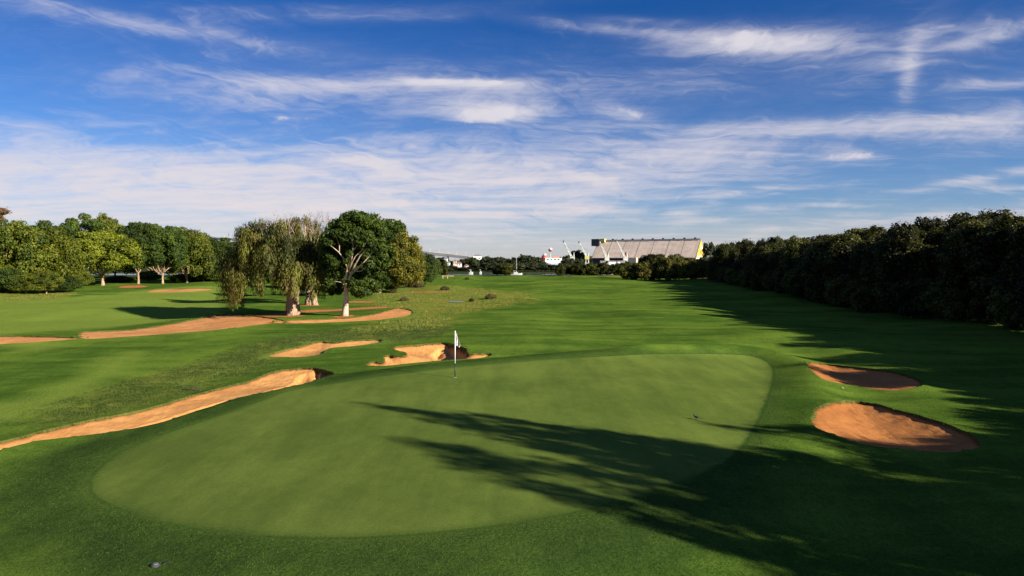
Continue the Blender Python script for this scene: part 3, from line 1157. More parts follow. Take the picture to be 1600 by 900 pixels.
# --- left woodland, each tree has its own look and place
LT = 'park_tree'
G_L = 'trees of the left woodland'
left = [
    # proto, px, dist, top, width, label
    (PL[0], 22, 137, 349, 100, 14, 15, 'bushy olive green tree at the left edge, foliage down to the grass'),
    (PL[2], 82, 143, 356, 84, 13, 13, 'yellowish green rounded tree just left of the lime green tree'),
    (PL[0], -62, 132, 345, 100, 14, 15, 'green tree partly cut by the left edge of the picture'),
    (PL[3], 108, 152, 384, 46, 12, 12, 'small dark bushy tree tucked beside the lime green crown'),
    (PL[1], 5, 172, 343, 95, 14, 17, 'dark leafy tree behind the bushy tree at the left edge'),
    (PL[1], 62, 178, 347, 90, 14, 17, 'dark green tree top showing behind the yellowish rounded tree'),
    (PL[1], 128, 192, 336, 78, 14, 17, 'flat topped dark tree rising above the lime green tree'),
    (PL[0], 166, 196, 337, 54, 14, 15, 'brownish green tree top right of the flat topped dark tree'),
    (PL[0], 292, 180, 358, 70, 14, 15, 'olive green tree with paired dark trunks right of the feathery tree'),
    (PL[3], 318, 186, 368, 56, 12, 12, 'mid green tree between the olive tree and the low end trees'),
    (PL[1], 345, 192, 373, 70, 14, 17, 'low green tree in front of the bridge next to the weeping trees'),
    (PL[1], 388, 200, 376, 76, 14, 17, 'dark tree mostly hidden behind the weeping trees'),
    (PL[1], 248, 205, 352, 74, 14, 17, 'tall dark tree standing behind the feathery tree'),
]
for i, (p, px, d, top, w, ph, pw, lab) in enumerate(left):
    tree_at(p, px, d, top, w, LT, lab, 'tree', ph, pw, i * 1.3)
tree_at(P_LIME, 160, 160, 361, 108, 'park_tree', 'bright lime green round tree with a pale leaning trunk', 'tree', 12.6, 15.5, 0.6)
tree_at(P_FEATHER, 216, 168, 349, 72, 'park_tree', 'feathery dark green tree with a thin pale trunk, beside the lime tree', 'tree', 13.5, 13.5, 2.2)
tree_at(P_FEATHER, 254, 172, 354, 74, 'park_tree', 'spreading green tree with a short thick sunlit trunk', 'tree', 13.5, 13.5, 4.0)
for i, (px, d, top, w, lab) in enumerate([(-20, 131, 420, 42, 'cut by the left edge'), (12, 130, 424, 40, 'nearest the left edge'), (40, 131, 420, 44, 'under the bushy olive tree'),
                                     (72, 133, 423, 42, 'under the yellowish rounded tree'), (100, 136, 425, 36, 'left of the lime tree trunk'), (120, 150, 424, 36, 'touching the lime tree trunk'),
                                     (186, 176, 426, 30, 'behind the lime tree'), (232, 190, 428, 30, 'behind the feathery tree'), (285, 188, 422, 36, 'between the paired dark trunks'),
                                     (318, 190, 424, 40, 'right of the paired dark trunks'), (350, 188, 420, 40, 'beside the weeping trees')]):
    tree_at(PL[(0, 3, 2, 0, 3)[i % 5]], px, d, top + (5, -5, 6, 0, 7, -3)[i % 6], w * 1.1, 'shrub', 'dark undergrowth shrub ' + lab, 'shrub', 13, 13, i * 1.9)
for i, (px, d, top, w) in enumerate([(-30, 225, 352, 80), (40, 235, 356, 80), (110, 240, 360, 80), (180, 250, 366, 80), (240, 250, 372, 70), (300, 255, 378, 70),
                                     (360, 260, 382, 80), (430, 260, 384, 80), (500, 265, 390, 70), (555, 265, 392, 60)]):
    tree_at(PL[(i * 2 + 1) % 4], px, d, top + 8, w * 0.9, 'park_tree', ordinal(i) + ' tree from the left in the shaded back row of the left woodland', 'tree', 13.5, 14.5, i * 2.1, 'back row of the left woodland')
# tall russet crown leaning in at the far left
x, y, z = put(-26, 118)
rng = np.random.default_rng(77)
cm = crown_mesh('russet_crown', [(3.0, 0, 14.4, 1.4, 1.3, .6), (2.1, 0, 13.4, 1.3, 1.2, .8), (.6, 0, 14.4, 1.6, 1.5, .9), (-1, 0, 13.5, 2, 2, 1.5)], 2600, 0.22, L_RED, rng)
tm = trunk_mb(rng, 10, 0.25, (0.3, 0), [(3, 0, 14.2), (2.2, 0, 13), (-1, 0, 13)]).mesh('russet_trunk', M_BARK_BROWN, True)
tree('park_tree', 'tall tree with russet foliage poking in at the left edge', 'tree', cm, tm, (x, y, z))


# --- the weeping paperbark pair
def weeping(px, py, crown_px, seed, label, strands, twigs, off=(0, 0), stems=3):
    x, y, z = at(px, py)
    rng = np.random.default_rng(seed)
    root = empty('weeping_paperbark', (x, y, z))
    tag(root, label, 'tree')
    s = y / F
    L, R, top = crown_px
    cx = ((L + R) / 2 - px) * s
    rx = (R - L) / 2 * s
    ztop = (HOR - top) * s + CAMZ - z
    # domes the strands hang from
    P, A, SZ, T = [], [], [], []
    tops = []
    # bunches of hanging strands with dark gaps between them
    nb_ = max(1, strands // 8)
    for ib in range(nb_):
        a0 = ib * 2.399963 + rng.uniform(-.2, .2)
        r0 = math.sqrt((ib + .5) / nb_) * rng.uniform(.9, 1.06)
        bx0 = cx + math.cos(a0) * r0 * rx
        by0 = math.sin(a0) * r0 * rx * 0.85
        ztb = ztop * (1 - 0.27 * min(r0, 1.05) ** 2.4) - rng.uniform(0, 1) ** 1.6 * 3.6
        lnb = rng.uniform(1.6, 4.0) + 1.6 * (r0 > .75)
        zlow = rng.uniform(0.9, 2.6) if bx0 < cx + .1 * rx else rng.uniform(1.7, 3.4)
        if math.sin(a0) < -.2 and abs(bx0) < 1.2: zlow = rng.uniform(2.3, 3.4)
        zbb = max(ztb - lnb, zlow)
        tone = rng.choice([0.05, 0.4, 0.75])
        if len(tops) < 16 and r0 < .85: tops.append((bx0 * .95, by0 * .95, ztb - .5))
        for j in range(8):
            hx = bx0 + rng.normal() * .34; hy = by0 + rng.normal() * .34
            zt = ztb - rng.uniform(0, .6) - 0.8 * ((hx - bx0) ** 2 + (hy - by0) ** 2)
            zb = min(zbb + rng.uniform(-.5, .9), zt - .6)
            cnt = int(24 + 24 * (zt - zb))
            tt = rng.uniform(0, 1, cnt) ** 0.9
            rad = 0.26 * (1 - 0.72 * tt) + 0.035
            q = rng.normal(size=(cnt, 2)) * rad[:, None]
            P.append(np.stack([hx + q[:, 0] + 0.10 * np.sin(tt * 3 + j), hy + q[:, 1], zt + (zb - zt) * tt], 1))
            nn = np.stack([q[:, 0] + (hx - bx0) * .5, q[:, 1] + (hy - by0) * .5, rng.normal(size=cnt) * .1], 1)
            nn += np.array([math.cos(a0) * r0, math.sin(a0) * r0, 0.1]) * 0.22 + rng.normal(size=(cnt, 3)) * 0.12
            A.append(nn)
            SZ.append(rng.uniform(0.09, 0.22, cnt))
            T.append(np.clip(tone + rng.uniform(-.2, .35, cnt), 0, 1))
    P = np.concatenate(P); A = np.concatenate(A); SZ = np.concatenate(SZ); T = np.concatenate(T)
    up = np.tile(np.array([[0, 0, 1.0]]), (len(P), 1))
    Vv, Q = quads(P, A, SZ, 0.26, rng, up)
    link('crown', np_mesh('weeping_crown', Vv, Q, L_WEEP, False, {'tone': np.repeat(T, 4)}), root)
    # stout fluted trunk of several fused stems, forking into pale limbs
    mb = MB()
    for k in range(stems):
        a = k * 2 * math.pi / stems + .4
        ox, oy = math.cos(a) * 0.30, math.sin(a) * 0.30
        pts = [(ox * (1.5 - .5 * t) + rng.uniform(-.05, .05) + (0.5 * math.cos(a) * max(0, t - .5) * 2), oy * (1.5 - .5 * t), -.2 + t * 4.2) for t in np.linspace(0, 1, 8)]
        mb.tube(pts, [0.36 - 0.12 * t + 0.16 * math.exp(-t * 7) for t in np.linspace(0, 1, 8)], 14, flute=0.2, ph=k)
    mb.build('trunk', M_BARK_PALE, root, True)
    for tg in tops[:9]:
        b = MB()
        q = limb_pts(rng, (rng.uniform(-.3, .3), rng.uniform(-.3, .3), rng.uniform(2.8, 3.8)), tg, 0.10, 6)
        b.tube(q, [0.20 * (1 - .85 * i / 6) for i in range(7)], 6)
        b.build('branch', M_BARK_CREAM, root, True)
    # dead wispy twigs sticking out of the top
    tw = MB()
    for i in range(twigs):
        a = rng.uniform(0, 6.28); r = math.sqrt(rng.uniform(0, .75))
        hx = cx + math.cos(a) * r * rx + 0.25 * rx; hy = math.sin(a) * r * rx * .7
        z0 = ztop * (1 - .25 * r * r) - 1.2
        p = Vector((hx, hy, z0))
        q = [p]
        dr = Vector((rng.uniform(-.5, .7), rng.uniform(-.4, .4), 1)).normalized()
        for j in range(4):
            dr = (dr + Vector((rng.uniform(-.35, .35), rng.uniform(-.3, .3), 0.05))).normalized()
            q.append(q[-1] + dr * rng.uniform(.25, .55))
        tw.tube(q, [.028, .024, .018, .012, .006], 4)
        for j in range(5):
            st = q[1 + j % 3 + 1]
            tw.tube([st, st + Vector((rng.uniform(-.5, .5), rng.uniform(-.3, .3), rng.uniform(.1, .5)))], [.014, .006], 3)
    o = tw.build('dead_twigs', M_TWIG, root); o['kind'] = 'stuff'
    return root


weeping(457, 492.5, (352, 506, 337), 5, 'wide weeping paperbark nearest the fairway with thick fluted pale trunk', 720, 60)
weeping(487, 476.5, (425, 535, 333), 9, 'second weeping paperbark standing just behind with leaning pale base', 400, 46, stems=2)


# --- smooth trunked fig with exposed white limbs
def hero(name, label, px, py, limbs, blobs, n, leaf, lm, bm, tr, h1, seed, lean=(0, 0), flute=.05, aspect=.6, shell=.16, limb_mat=None):
    x, y, z = at(px, py)
    rng = np.random.default_rng(seed)
    s = y / F
    root = empty(name, (x, y, z)); tag(root, label, 'tree')

    def P(q):
        return ((q[0] - px) * s, q[2] if len(q) > 2 else 0.0, (HOR - q[1]) * s + CAMZ - z)
    B = []
    for (bx, by, bz, rx, ry) in blobs:      # px, py, depth m, radius px, radius px
        c = P((bx, by, bz))
        sub = make_blobs(rng, c[0], c[1], c[2], rx * s, rx * s * .9, ry * s, 13, 0.40, -0.9)
        B += sub
    link('crown', crown_mesh(name + '_crown', B, n, leaf, lm, rng, shell=shell, aspect=aspect), root)
    mb = MB()
    pts = [P(q) for q in h1]
    pts[0] = (pts[0][0], pts[0][1], -0.2)
    m = len(pts)
    mb.tube(pts, [tr * (1 - .42 * i / (m - 1)) * (1 + .6 * math.exp(-i * 1.8)) for i in range(m)], 12, flute=flute)
    mb.build('trunk', bm, root, True)
    for q in limbs:
        b = MB()
        pp = [P(k) for k in q[1:]]
        # refine
        rr = [q[0] * (1 - .72 * i / (len(pp) - 1)) for i in range(len(pp))]
        b.tube(pp, rr, 7)
        b.build('branch', limb_mat or bm, root, True)
    return root


hero('fig_tree', 'dark green tree with smooth pale trunk and bare white fanning branches', 538, 493.5,
     [(0.13, (541, 446, 0), (543, 430, -0.28), (546, 416, -0.60), (551, 402, -1.01), (558, 391, -1.33), (568, 379, -1.56)),
      (0.12, (543, 442, 0), (550, 428, -0.37), (558, 414, -0.83), (567, 401, -1.29), (578, 390, -1.56), (588, 382, -1.79)),
      (0.10, (544, 438, 0), (553, 427, -0.55), (564, 418, -1.01), (575, 408, -1.38), (585, 398, -1.61), (592, 388, -1.79)),
      (0.08, (547, 424, -0.46), (554, 410, -1.01), (561, 400, -1.38), (570, 393, -1.61), (576, 386, -1.75)),
      (0.07, (552, 412, -0.92), (556, 398, -1.33), (558, 384, -1.56), (556, 374, -1.70)),
      (0.07, (545, 418, -0.55), (541, 404, -1.01), (535, 394, -1.38), (526, 386, -1.61), (520, 382, -1.70)),
      (0.05, (536, 395, -1.33), (537, 384, -1.56), (534, 374, -1.75), (535, 368, -1.79)),
      (0.05, (561, 424, -0.92), (570, 423, -1.33), (577, 417, -1.56), (584, 414, -1.70)),
      (0.05, (540, 456, -0.09), (545, 453, -0.37), (550, 447, -0.60)),
      (0.05, (541, 448, 0), (535, 441, -0.41), (527, 439, -0.74), (520, 443, -0.92))],
     [(532, 366, 0.4, 24, 25), (558, 352, .6, 25, 20), (584, 366, 1.0, 25, 24), (516, 394, .8, 20, 24), (572, 398, 1.6, 26, 22), (545, 396, 1.6, 18, 18),
      (598, 398, 1.4, 17, 25), (522, 422, 1.0, 18, 18), (572, 450, -0.30, 24, 15), (594, 440, .5, 15, 15), (545, 344, 0.5, 15, 13), (520, 452, 1.2, 15, 12), (556, 428, 1.6, 20, 15),
      (546, 372, -1.61, 10, 8), (580, 372, -1.61, 11, 8), (528, 412, -1.36, 9, 9), (602, 410, -1.24, 10, 10), (514, 374, -1.24, 9, 8), (568, 377, -1.6, 9, 7), (590, 382, -1.9, 9, 8), (597, 390, -1.8, 8, 7), (577, 385, -1.9, 6, 5), (556, 372, -1.8, 8, 7), (519, 380, -1.7, 9, 7), (535, 366, -1.8, 8, 6),
      (586, 413, -1.7, 8, 6), (519, 441, -1.0, 8, 6), (552, 397, -1.7, 5, 4), (545, 408, -1.3, 5, 4), (564, 366, -1.49, 11, 8), (556, 440, -1.36, 9, 6)],
     40000, 0.13, L_DEEP, M_BARK_CREAM, 0.30,
     [(538, 493), (540, 482), (541.5, 468), (541, 455), (542, 444), (546, 432)], 61, limb_mat=M_BARK_CREAM)
hero('fig_tree', 'dense dark green rounded tree behind the white branched one', 575, 456,
     [(0.3, (575, 440, 0), (585, 410, 0), (595, 390, 0)), (0.3, (575, 440, 0), (560, 410, 0), (555, 390, 0))],
     [(548, 362, 0, 24, 30), (575, 366, 0, 32, 30), (604, 366, 0, 28, 26), (620, 388, 0, 26, 32), (600, 410, 1, 32, 34), (560, 415, 1, 30, 34),
      (530, 400, 1, 22, 36), (622, 352, .5, 10, 8)],
     32000, 0.26, L_DEEP, M_BARK_DARK, 0.5, [(575, 456), (575, 448), (575, 440)], 62)
hero('fig_tree', 'olive yellow tree with cream trunk leaning right at the group edge', 594, 457.5,
     [(0.17, (596, 450, 0), (603, 437, -.5), (609, 425, -1), (616, 412, -1.6), (625, 404, -2)),
      (0.13, (603, 438, -.4), (612, 428, -1.4), (619, 418, -2)),
      (0.15, (594, 452, 0), (597, 440, -.4), (598, 425, -.8), (604, 414, -1.2)),
      (0.10, (609, 426, -1), (618, 424, -2), (628, 416, -2.5))],
     [(620, 386, 0, 27, 26), (640, 396, 0, 22, 28), (632, 424, -.5, 28, 24), (652, 422, 0.5, 14, 24), (612, 442, 1.5, 20, 12), (606, 402, 1.5, 20, 28), (624, 408, -1, 22, 22)],
     30000, 0.20, L_OLIVE, M_BARK_CREAM, 0.32, [(593, 457.5), (595, 450), (598, 443), (600, 438)], 63)
tree_at(PL[3], 664, 172, 397, 38, 'park_tree', 'small brownish green tree at the right end of the centre group', 'tree', 12, 12, 1.1)
for px, d, top, w, sd_ in [(520, 118, 384, 46, 'right'), (470, 122, 380, 56, 'left')]:
    tree_at(PL[3], px, d, top, w, 'park_tree', 'dark tree behind the weeping paperbarks, ' + sd_ + ' one of two', 'tree', 12, 12, px, 'dark trees behind the paperbarks')


# --- low bushes in the marshy rough
rng = np.random.default_rng(5)
bush_me = crown_mesh('bush', [(0, 0, .35, .8, .7, .45), (.6, .1, .28, .5, .5, .35), (-.6, 0, .25, .5, .5, .3)], 1500, 0.07, L_BUSH, rng, lumps=.2)
stem_b = MB()
for k in range(6):
    stem_b.tube([(0, 0, -.1), (math.cos(k) * .5, math.sin(k) * .4, .5)], [.03, .01], 4)
stem_me = stem_b.mesh('bush_stem', M_BARK_DARK)
for px, py, s, lab in [(767, 467, .95, 'rusty brown bush beside the puddle in the marshy rough'), (737, 471, .6, 'tiny brown bush left of the rusty bush by the puddle'),
                       (695, 453.5, 1.1, 'low dark bush above the sandy strip in the marsh'), (657, 449, 1.0, 'dark low bush right below the olive yellow tree'),
                       (632, 470, .7, 'scrubby brown bush at the left end of the marsh'), (614, 458, 1.2, 'reddish scrub at the foot of the cream leaning trunk'),
                       (730, 437, 1.0, 'small russet bush on the distant rough near the rail'), (644, 449, 2.0, 'dark shrub under the drooping olive yellow crown')]:
    x, y, z = at(px, py)
    r = empty('bush', (x, y, z), px); r.scale = (s, s, s); tag(r, lab, 'bush')
    link('crown', bush_me, r); link('stem', stem_me, r)


# --- dark belt down the right side
rng = np.random.default_rng(88)
belt_front = [(62, 210), (61, 198), (59.5, 187), (57.5, 176), (56, 166), (54.5, 157), (53, 148), (51.5, 140), (50.5, 132), (49.5, 124), (48.5, 117),
              (47.5, 110), (46.8, 103), (46, 96.5), (45.4, 90), (45, 84), (44.8, 78), (44.5, 72), (44.5, 66), (44.5, 60), (44.3, 56)]
SKY = [(1140, 380), (1165, 380), (1190, 379), (1205, 376), (1250, 376), (1300, 371), (1350, 363), (1400, 357), (1450, 346), (1500, 340), (1550, 335), (1620, 334)]


def skyline(px):
    return float(np.interp(px, [a for a, b in SKY], [b for a, b in SKY]))


for row in range(3):
    cnt_ = 0
    for i, (x, y) in enumerate(reversed(belt_front)):
        xx = x + row * 6.5 + rng.uniform(-1, 1) + 1.0
        yy = y + row * 3.0 + rng.uniform(-1.5, 1.5)
        px = 800 + xx / yy * F
        if px > 1720: continue
        top = skyline(px) + (5 if row == 0 else 0) + float(rng.choice([-5, -1, 1, 4, 9])) + rng.uniform(-2, 2)
        z = hz(xx, yy)
        h = (HOR - top) * yy / F + CAMZ - z
        if row == 0: h = min(h, 10.4)
        p = PR[int(rng.integers(0, 5))]
        w = rng.uniform(0.7, 1.2)
        lab = ordinal(cnt_) + ' tree from the right picture edge in the ' + ['front', 'middle', 'back'][row] + ' row of the dark belt'
        cnt_ += 1
        tree('belt_tree', lab, 'tree', p[0], p[1], (xx, yy, z), rng.uniform(0, 6.28), (w, w, h / top_of(p[0])[0]), ['front row of the right tree belt', 'middle row of the right tree belt', 'back row of the right tree belt'][row])
rng = np.random.default_rng(19)
for i, (x, y) in enumerate(reversed(belt_front)):
    if x / y > .82: continue
    for j in range(2):
        xx, yy = x - 1.6 + rng.uniform(-.6, .6) + j * .5, y + j * 3.2 + rng.uniform(-.5, .5)
        p = PM[int(rng.integers(0, 3))]
        k = rng.uniform(.45, .7)
        tree('shrub', ordinal(i * 2 + j) + ' dark shrub from the right edge at the foot of the tree belt', 'shrub', p[0], p[1], (xx, yy, hz(xx, yy)), rng.uniform(0, 6), (k, k, k), 'shrubs at the foot of the right belt')
# belt goes on beyond the frame; its shade falls on the turf
for i, (x, y, h, w, k) in enumerate([(43.5, 51, 10.0, 1, 0), (42.5, 44.5, 9.6, .95, 2), (42, 38, 9.8, 1, 1), (41.5, 31.5, 9.6, 1, 3), (38.5, 26, 9.2, 1, 0), (37.4, 20.6, 7.4, .8, 4),
                        (35.8, 15.6, 8.2, .9, 2), (34.8, 10.6, 9.6, 1.0, 1), (34.5, 4.5, 9.4, 1.1, 3), (33, -2, 9.6, 1.1, 0), (31, -8, 9.6, 1.1, 2),
                        (50, 46, 11, 1.1, 1), (48, 33, 10.5, 1.1, 2), (46, 20, 10, 1.1, 0), (45, 8, 10, 1.1, 4)]):
    tree('belt_tree', ordinal(i) + ' belt tree outside the right picture edge, casting shade on the turf', 'tree', PR[k][0], PR[k][1], (x, y, hz(x, y)), x * 3.1, (w, w, h / top_of(PR[k][0])[0]), 'right belt trees outside the frame')
P_SLIM = [proto(26, 'slim_tree', 10, 3.4, 0.12, 4200, L_RIGHT, M_BARK_DARK, 0.12, 20, 0.36, -0.9, flat=0.9, shell=.35, tr=.16),
          proto(27, 'slim_tree', 10, 4.0, 0.12, 4600, L_RIGHT, M_BARK_DARK, 0.14, 26, 0.30, -0.9, flat=0.8, shell=.35, tr=.16)]
for (x, y, h, w, k, lab) in [(16.2, 13.2, 10.0, .85, 0, 'slender tree right of the view casting the far shadow tip across the green'),
                             (17.9, 7.5, 10.1, .85, 1, 'slender tree right of the view casting the near shadow tip on the green'),
                             (19.0, 12.2, 8.6, .8, 0, 'slim tree right of the view shading between the two shadow tips'),
                             (19.4, 9.4, 9.6, .7, 1, 'slim tree right of the view adding a thin streak below the flag'),
                             (22.6, 15.6, 7.0, .75, 0, 'small tree right of the view shading the right end of the green'),
                             (21.4, 8.0, 9.0, 1.0, 1, 'tree right of the view shading the near right corner of the green'),
                             (23.0, 5.2, 9.2, 1.0, 0, 'tree right of the view shading the near apron of the green'),
                             (24.6, 10.4, 8.6, 1.2, 1, 'tree right of the view shading the slope below the big bunker'),
                             (26.5, 6.8, 9.6, 1.4, 0, 'tree right of the view shading grass below the big right bunker'),
                             (27.0, 1.2, 9.6, 1.5, 1, 'broad tree beside the camera shading the lower right corner'),
                             (24.8, -2.4, 8.4, 1.1, 0, 'small tree beside the camera dimming the bottom of the view'),
                             (34.0, 0.5, 9.8, 1.9, 0, 'wide outer tree right of the view filling the corner with shade'),
                             (27.5, -7.5, 10.0, 1.9, 1, 'wide tree behind the camera at the right, shading the bottom corner'),
                             (29.2, 7.9, 9.6, 2.1, 1, 'dense outer tree right of the view darkening grass under the big bunker'),
                             (31.0, 3.2, 9.6, 2.1, 0, 'dense outer tree right of the view darkening the near right slope'),
                             (30.5, 5.5, 9.5, 1.6, 1, 'outer tree right of the view behind the shading ones'),
                             (29.5, -3.0, 9.8, 1.6, 1, 'outermost tree right of the view nearest the camera')]:
    tree('belt_tree', lab, 'tree', P_SLIM[k][0], P_SLIM[k][1], (x, y, hz(x, y)), x * 3.1, (w, w, h / top_of(P_SLIM[k][0])[0]))


# --- mangrove hedge and river bank trees
def rowtrees(spec, protos, name, label, group, ph, pw, seed, alike=False):
    rng = np.random.default_rng(seed)
    lab0 = label
    for i, (px, d, top, w) in enumerate(sorted(spec)):
        label = lab0 if alike else ordinal(i) + ' from the left, ' + lab0
        p = protos[int(rng.integers(0, len(protos)))]
        tree_at(p, px, d, top, w, name, label, 'tree', ph, pw, rng.uniform(0, 6.28), group)


rng = np.random.default_rng(3)
spec = [(px + rng.uniform(-3, 3), 232 - (px - 990) * 0.13 + rng.uniform(-3, 3), 405 + rng.uniform(-3, 6) - (4 if 1020 < px < 1060 else 0) + (5 if px < 1010 else 0), rng.uniform(20, 34)) for px in range(988, 1150, 9)]
rowtrees(spec, PH, 'mangrove_tree', 'olive bushy tree in the hedge below the long shed', 'hedge trees in front of the shed', 7.3, 7.0, 51)
spec = [(px + rng.uniform(-2, 2), 246 + rng.uniform(0, 5), 402 + rng.uniform(-3, 3) - (3 if 1020 < px < 1060 else 0), rng.uniform(28, 38)) for px in range(1010, 1150, 14)]
rowtrees(spec, PM, 'mangrove_tree', 'tree in the second row of the hedge below the shed', 'second row of the hedge', 7.3, 7.0, 52)
spec = [(px + rng.uniform(-2, 2), 300 + rng.uniform(-3, 5), 413 + rng.uniform(-4, 3), rng.uniform(15, 24)) for px in range(876, 1000, 8)]
rowtrees(spec, PM, 'mangrove_tree', 'low dark mangrove on the river edge in front of the cranes', 'mangroves in front of the cranes', 7.3, 7.0, 53)
spec = [(px + rng.uniform(-2, 2), 306 + rng.uniform(-3, 5), 411 + rng.uniform(-3, 3), rng.uniform(15, 22)) for px in range(655, 690, 8)]
rowtrees(spec, PM, 'mangrove_tree', 'dark mangrove in the row below the pink house', 'mangroves near the pink house', 7.3, 7.0, 54)
tree_at(PM[2], 693, 300, 406, 14, 'conifer_tree', 'narrow dark green tree between the pink house and white houses', 'tree', 8, 6, 0.3)
tree_at(PM[0], 790, 306, 411, 30, 'mangrove_tree', 'pale brownish bush left of the moored yacht', 'tree', 7, 8, 0.9)
tree_at(PM[1], 777, 312, 416, 18, 'mangrove_tree', 'small shrub left of the pale brownish bush on the river bank', 'tree', 7, 7, 0.2)
# far bank
spec = [(px + rng.uniform(-2, 2), 408 + rng.uniform(0, 6), 412 + rng.uniform(-2.5, 3) + (3 if 688 < px < 740 else 0), rng.uniform(17, 26)) for px in range(520, 890, 9)]
rowtrees(spec, PF, 'riverside_tree', 'dark tree on the far bank of the river', 'trees on the far river bank', 11.7, 12.5, 55)
spec = [(px, 420, t, w) for px, t, w in [(806, 402, 20), (820, 398, 26), (836, 401, 22), (845, 406, 20), (798, 407, 20), (885, 404, 22), (906, 404, 16)]]
rowtrees(spec, PF, 'riverside_tree', 'taller rounded tree behind the moored yacht on the far bank', 'tall clump on the far bank', 11.7, 12.5, 56)
spec = [(px + rng.uniform(-4, 4), 660 + rng.uniform(-20, 50), 404.5 + rng.uniform(-3, 3), rng.uniform(14, 24)) for px in range(660, 900, 11)]
rowtrees(spec, PF, 'suburb_tree', 'tree among the distant houses beyond the river', 'trees among the distant houses', 11.7, 12.5, 57)
spec = [(px + rng.uniform(-4, 4), 930 + rng.uniform(-20, 50), 402 + rng.uniform(-2, 2), rng.uniform(14, 22)) for px in range(740, 930, 11)]
rowtrees(spec, PF, 'suburb_tree', 'hazy tree on the horizon behind the port', 'horizon trees behind the port', 11.7, 12.5, 58)
spec = [(902, 880, 391, 22), (890, 880, 398, 18), (914, 890, 397, 16)]
rowtrees(spec, PF, 'suburb_tree', 'tall rounded tree between the two leftmost cranes', 'tall trees between the cranes', 11.7, 12.5, 59)
spec = [(1108, 620, 379, 22), (1119, 640, 383, 18), (1136, 560, 380, 20), (1150, 540, 378, 24), (1166, 540, 376, 22), (1128, 600, 388, 16)]
rowtrees(spec, PF, 'suburb_tree', 'dark rounded tree just right of the yellow gable', 'trees right of the yellow gable', 11.7, 12.5, 60)
tree_at(PR[2], 1217, 176, 370, 15, 'belt_tree', 'small round crown standing above the belt skyline', 'tree', 11, 9.5, 1.0)


# ------------------------------------------------------------------ water
def simple(name, col, rough=0.7, var=0.12, sc=2.0, metallic=0.0, spec=0.3):
    m, t, out = new_mat(name)
    n = noise(objco(), sc, 4, 0.6)
    k = sstep(n, 0.3, 0.7, 1 - var, 1 + var)
    c = rgbmix(1.0, (*col,), vec(k, k, k), 'MULTIPLY')
    principled(t, out, c, rough, None, spec, metallic)
    return m


m, t, out = new_mat('river_water')
b = principled(t, out, (0.02, 0.035, 0.05), 0.12, (noise(scaled(pos(), .35, .8), 1.0, 4, .6), 0.5, 0.25), 0.5)
M_WATER = m
me = bpy.data.meshes.new('river')
me.from_pydata([(-1500, 317, -1.55), (330, 318, -1.55), (330, 406, -1.55), (-1500, 406, -1.55)], [], [(0, 1, 2, 3)])
me.materials.append(M_WATER)
tag(link('river', me), kind='structure')
# shallow puddle in the marsh
x, y, z = at(712, 471.5)
vs = [(x + math.cos(a) * 1.3 * (1 + .15 * math.sin(3 * a)), y + math.sin(a) * 1.6 * (1 + .2 * math.cos(2 * a)), 0) for a in np.linspace(0, 2 * math.pi, 28, endpoint=False)]
zt = max(hz(a, b_) for a, b_, _ in vs) + 0.012
me = bpy.data.meshes.new('puddle')
me.from_pydata([(a, b_, zt) for a, b_, _ in vs] + [(a, b_, zt - .35) for a, b_, _ in vs], [], [tuple(range(28))] + [(i, i + 28, (i + 1) % 28 + 28, (i + 1) % 28) for i in range(28)])
me.materials.append(M_WATER)
tag(link('puddle', me), kind='structure')

# ------------------------------------------------------------------ flagstick
M_WHITE = simple('white_paint', (0.80, 0.79, 0.76), 0.35, 0.04)
M_BLACK = simple('black_paint', (0.018, 0.018, 0.02), 0.4, 0.1)
M_FLAG, t, out = new_mat('flag_cloth')
co = objco()
sp = t.nodes.new('ShaderNodeSeparateXYZ'); t.links.new(co, sp.inputs[0])
zc = V(sp.outputs[2])
pr = sstep(noise(scaled(co, 24, 24, 16), 1.0, 2, .5), 0.56, 0.60)
band = sstep(zc, 1.55, 1.60) * sstep(zc, 1.92, 1.86)
c = rgbmix(pr * band * 0.75, (0.80, 0.78, 0.76), (0.10, 0.08, 0.09))
c = rgbmix(sstep(zc, 1.74, 1.66) * sstep(noise(scaled(co, 14, 14, 9), 1.0, 1, .5), 0.5, 0.58) * 0.5, c, (0.62, 0.22, 0.16))
d = t.nodes.new('ShaderNodeBsdfDiffuse'); t.links.new(c, d.inputs[0])
tr = t.nodes.new('ShaderNodeBsdfTranslucent'); t.links.new(c, tr.inputs[0])
mx = t.nodes.new('ShaderNodeMixShader'); mx.inputs[0].default_value = .3
t.links.new(d.outputs[0], mx.inputs[1]); t.links.new(tr.outputs[0], mx.inputs[2]); t.links.new(mx.outputs[0], out.inputs[0])

x, y, z = at(711, 590)
flag = empty('flagstick', (x, y, z))
tag(flag, 'white flagstick with limp white flag standing in the hole on the green', 'flagstick')
mb = MB(); mb.tube([(0, 0, .66), (0.006, 0, 1.4), (0.012, 0, 2.14)], [.025, .023, .018], 10); mb.build('pole', M_WHITE, flag, True)
mb = MB(); mb.tube([(0, 0, -.12), (0, 0, .665)], [.023, .023], 10); mb.build('pole_foot', M_BLACK, flag, True)
mb = MB(); mb.tube([(0.012, 0, 2.13), (0.012, 0, 2.17)], [.03, .02], 8); mb.build('pole_cap', M_WHITE, flag, True)
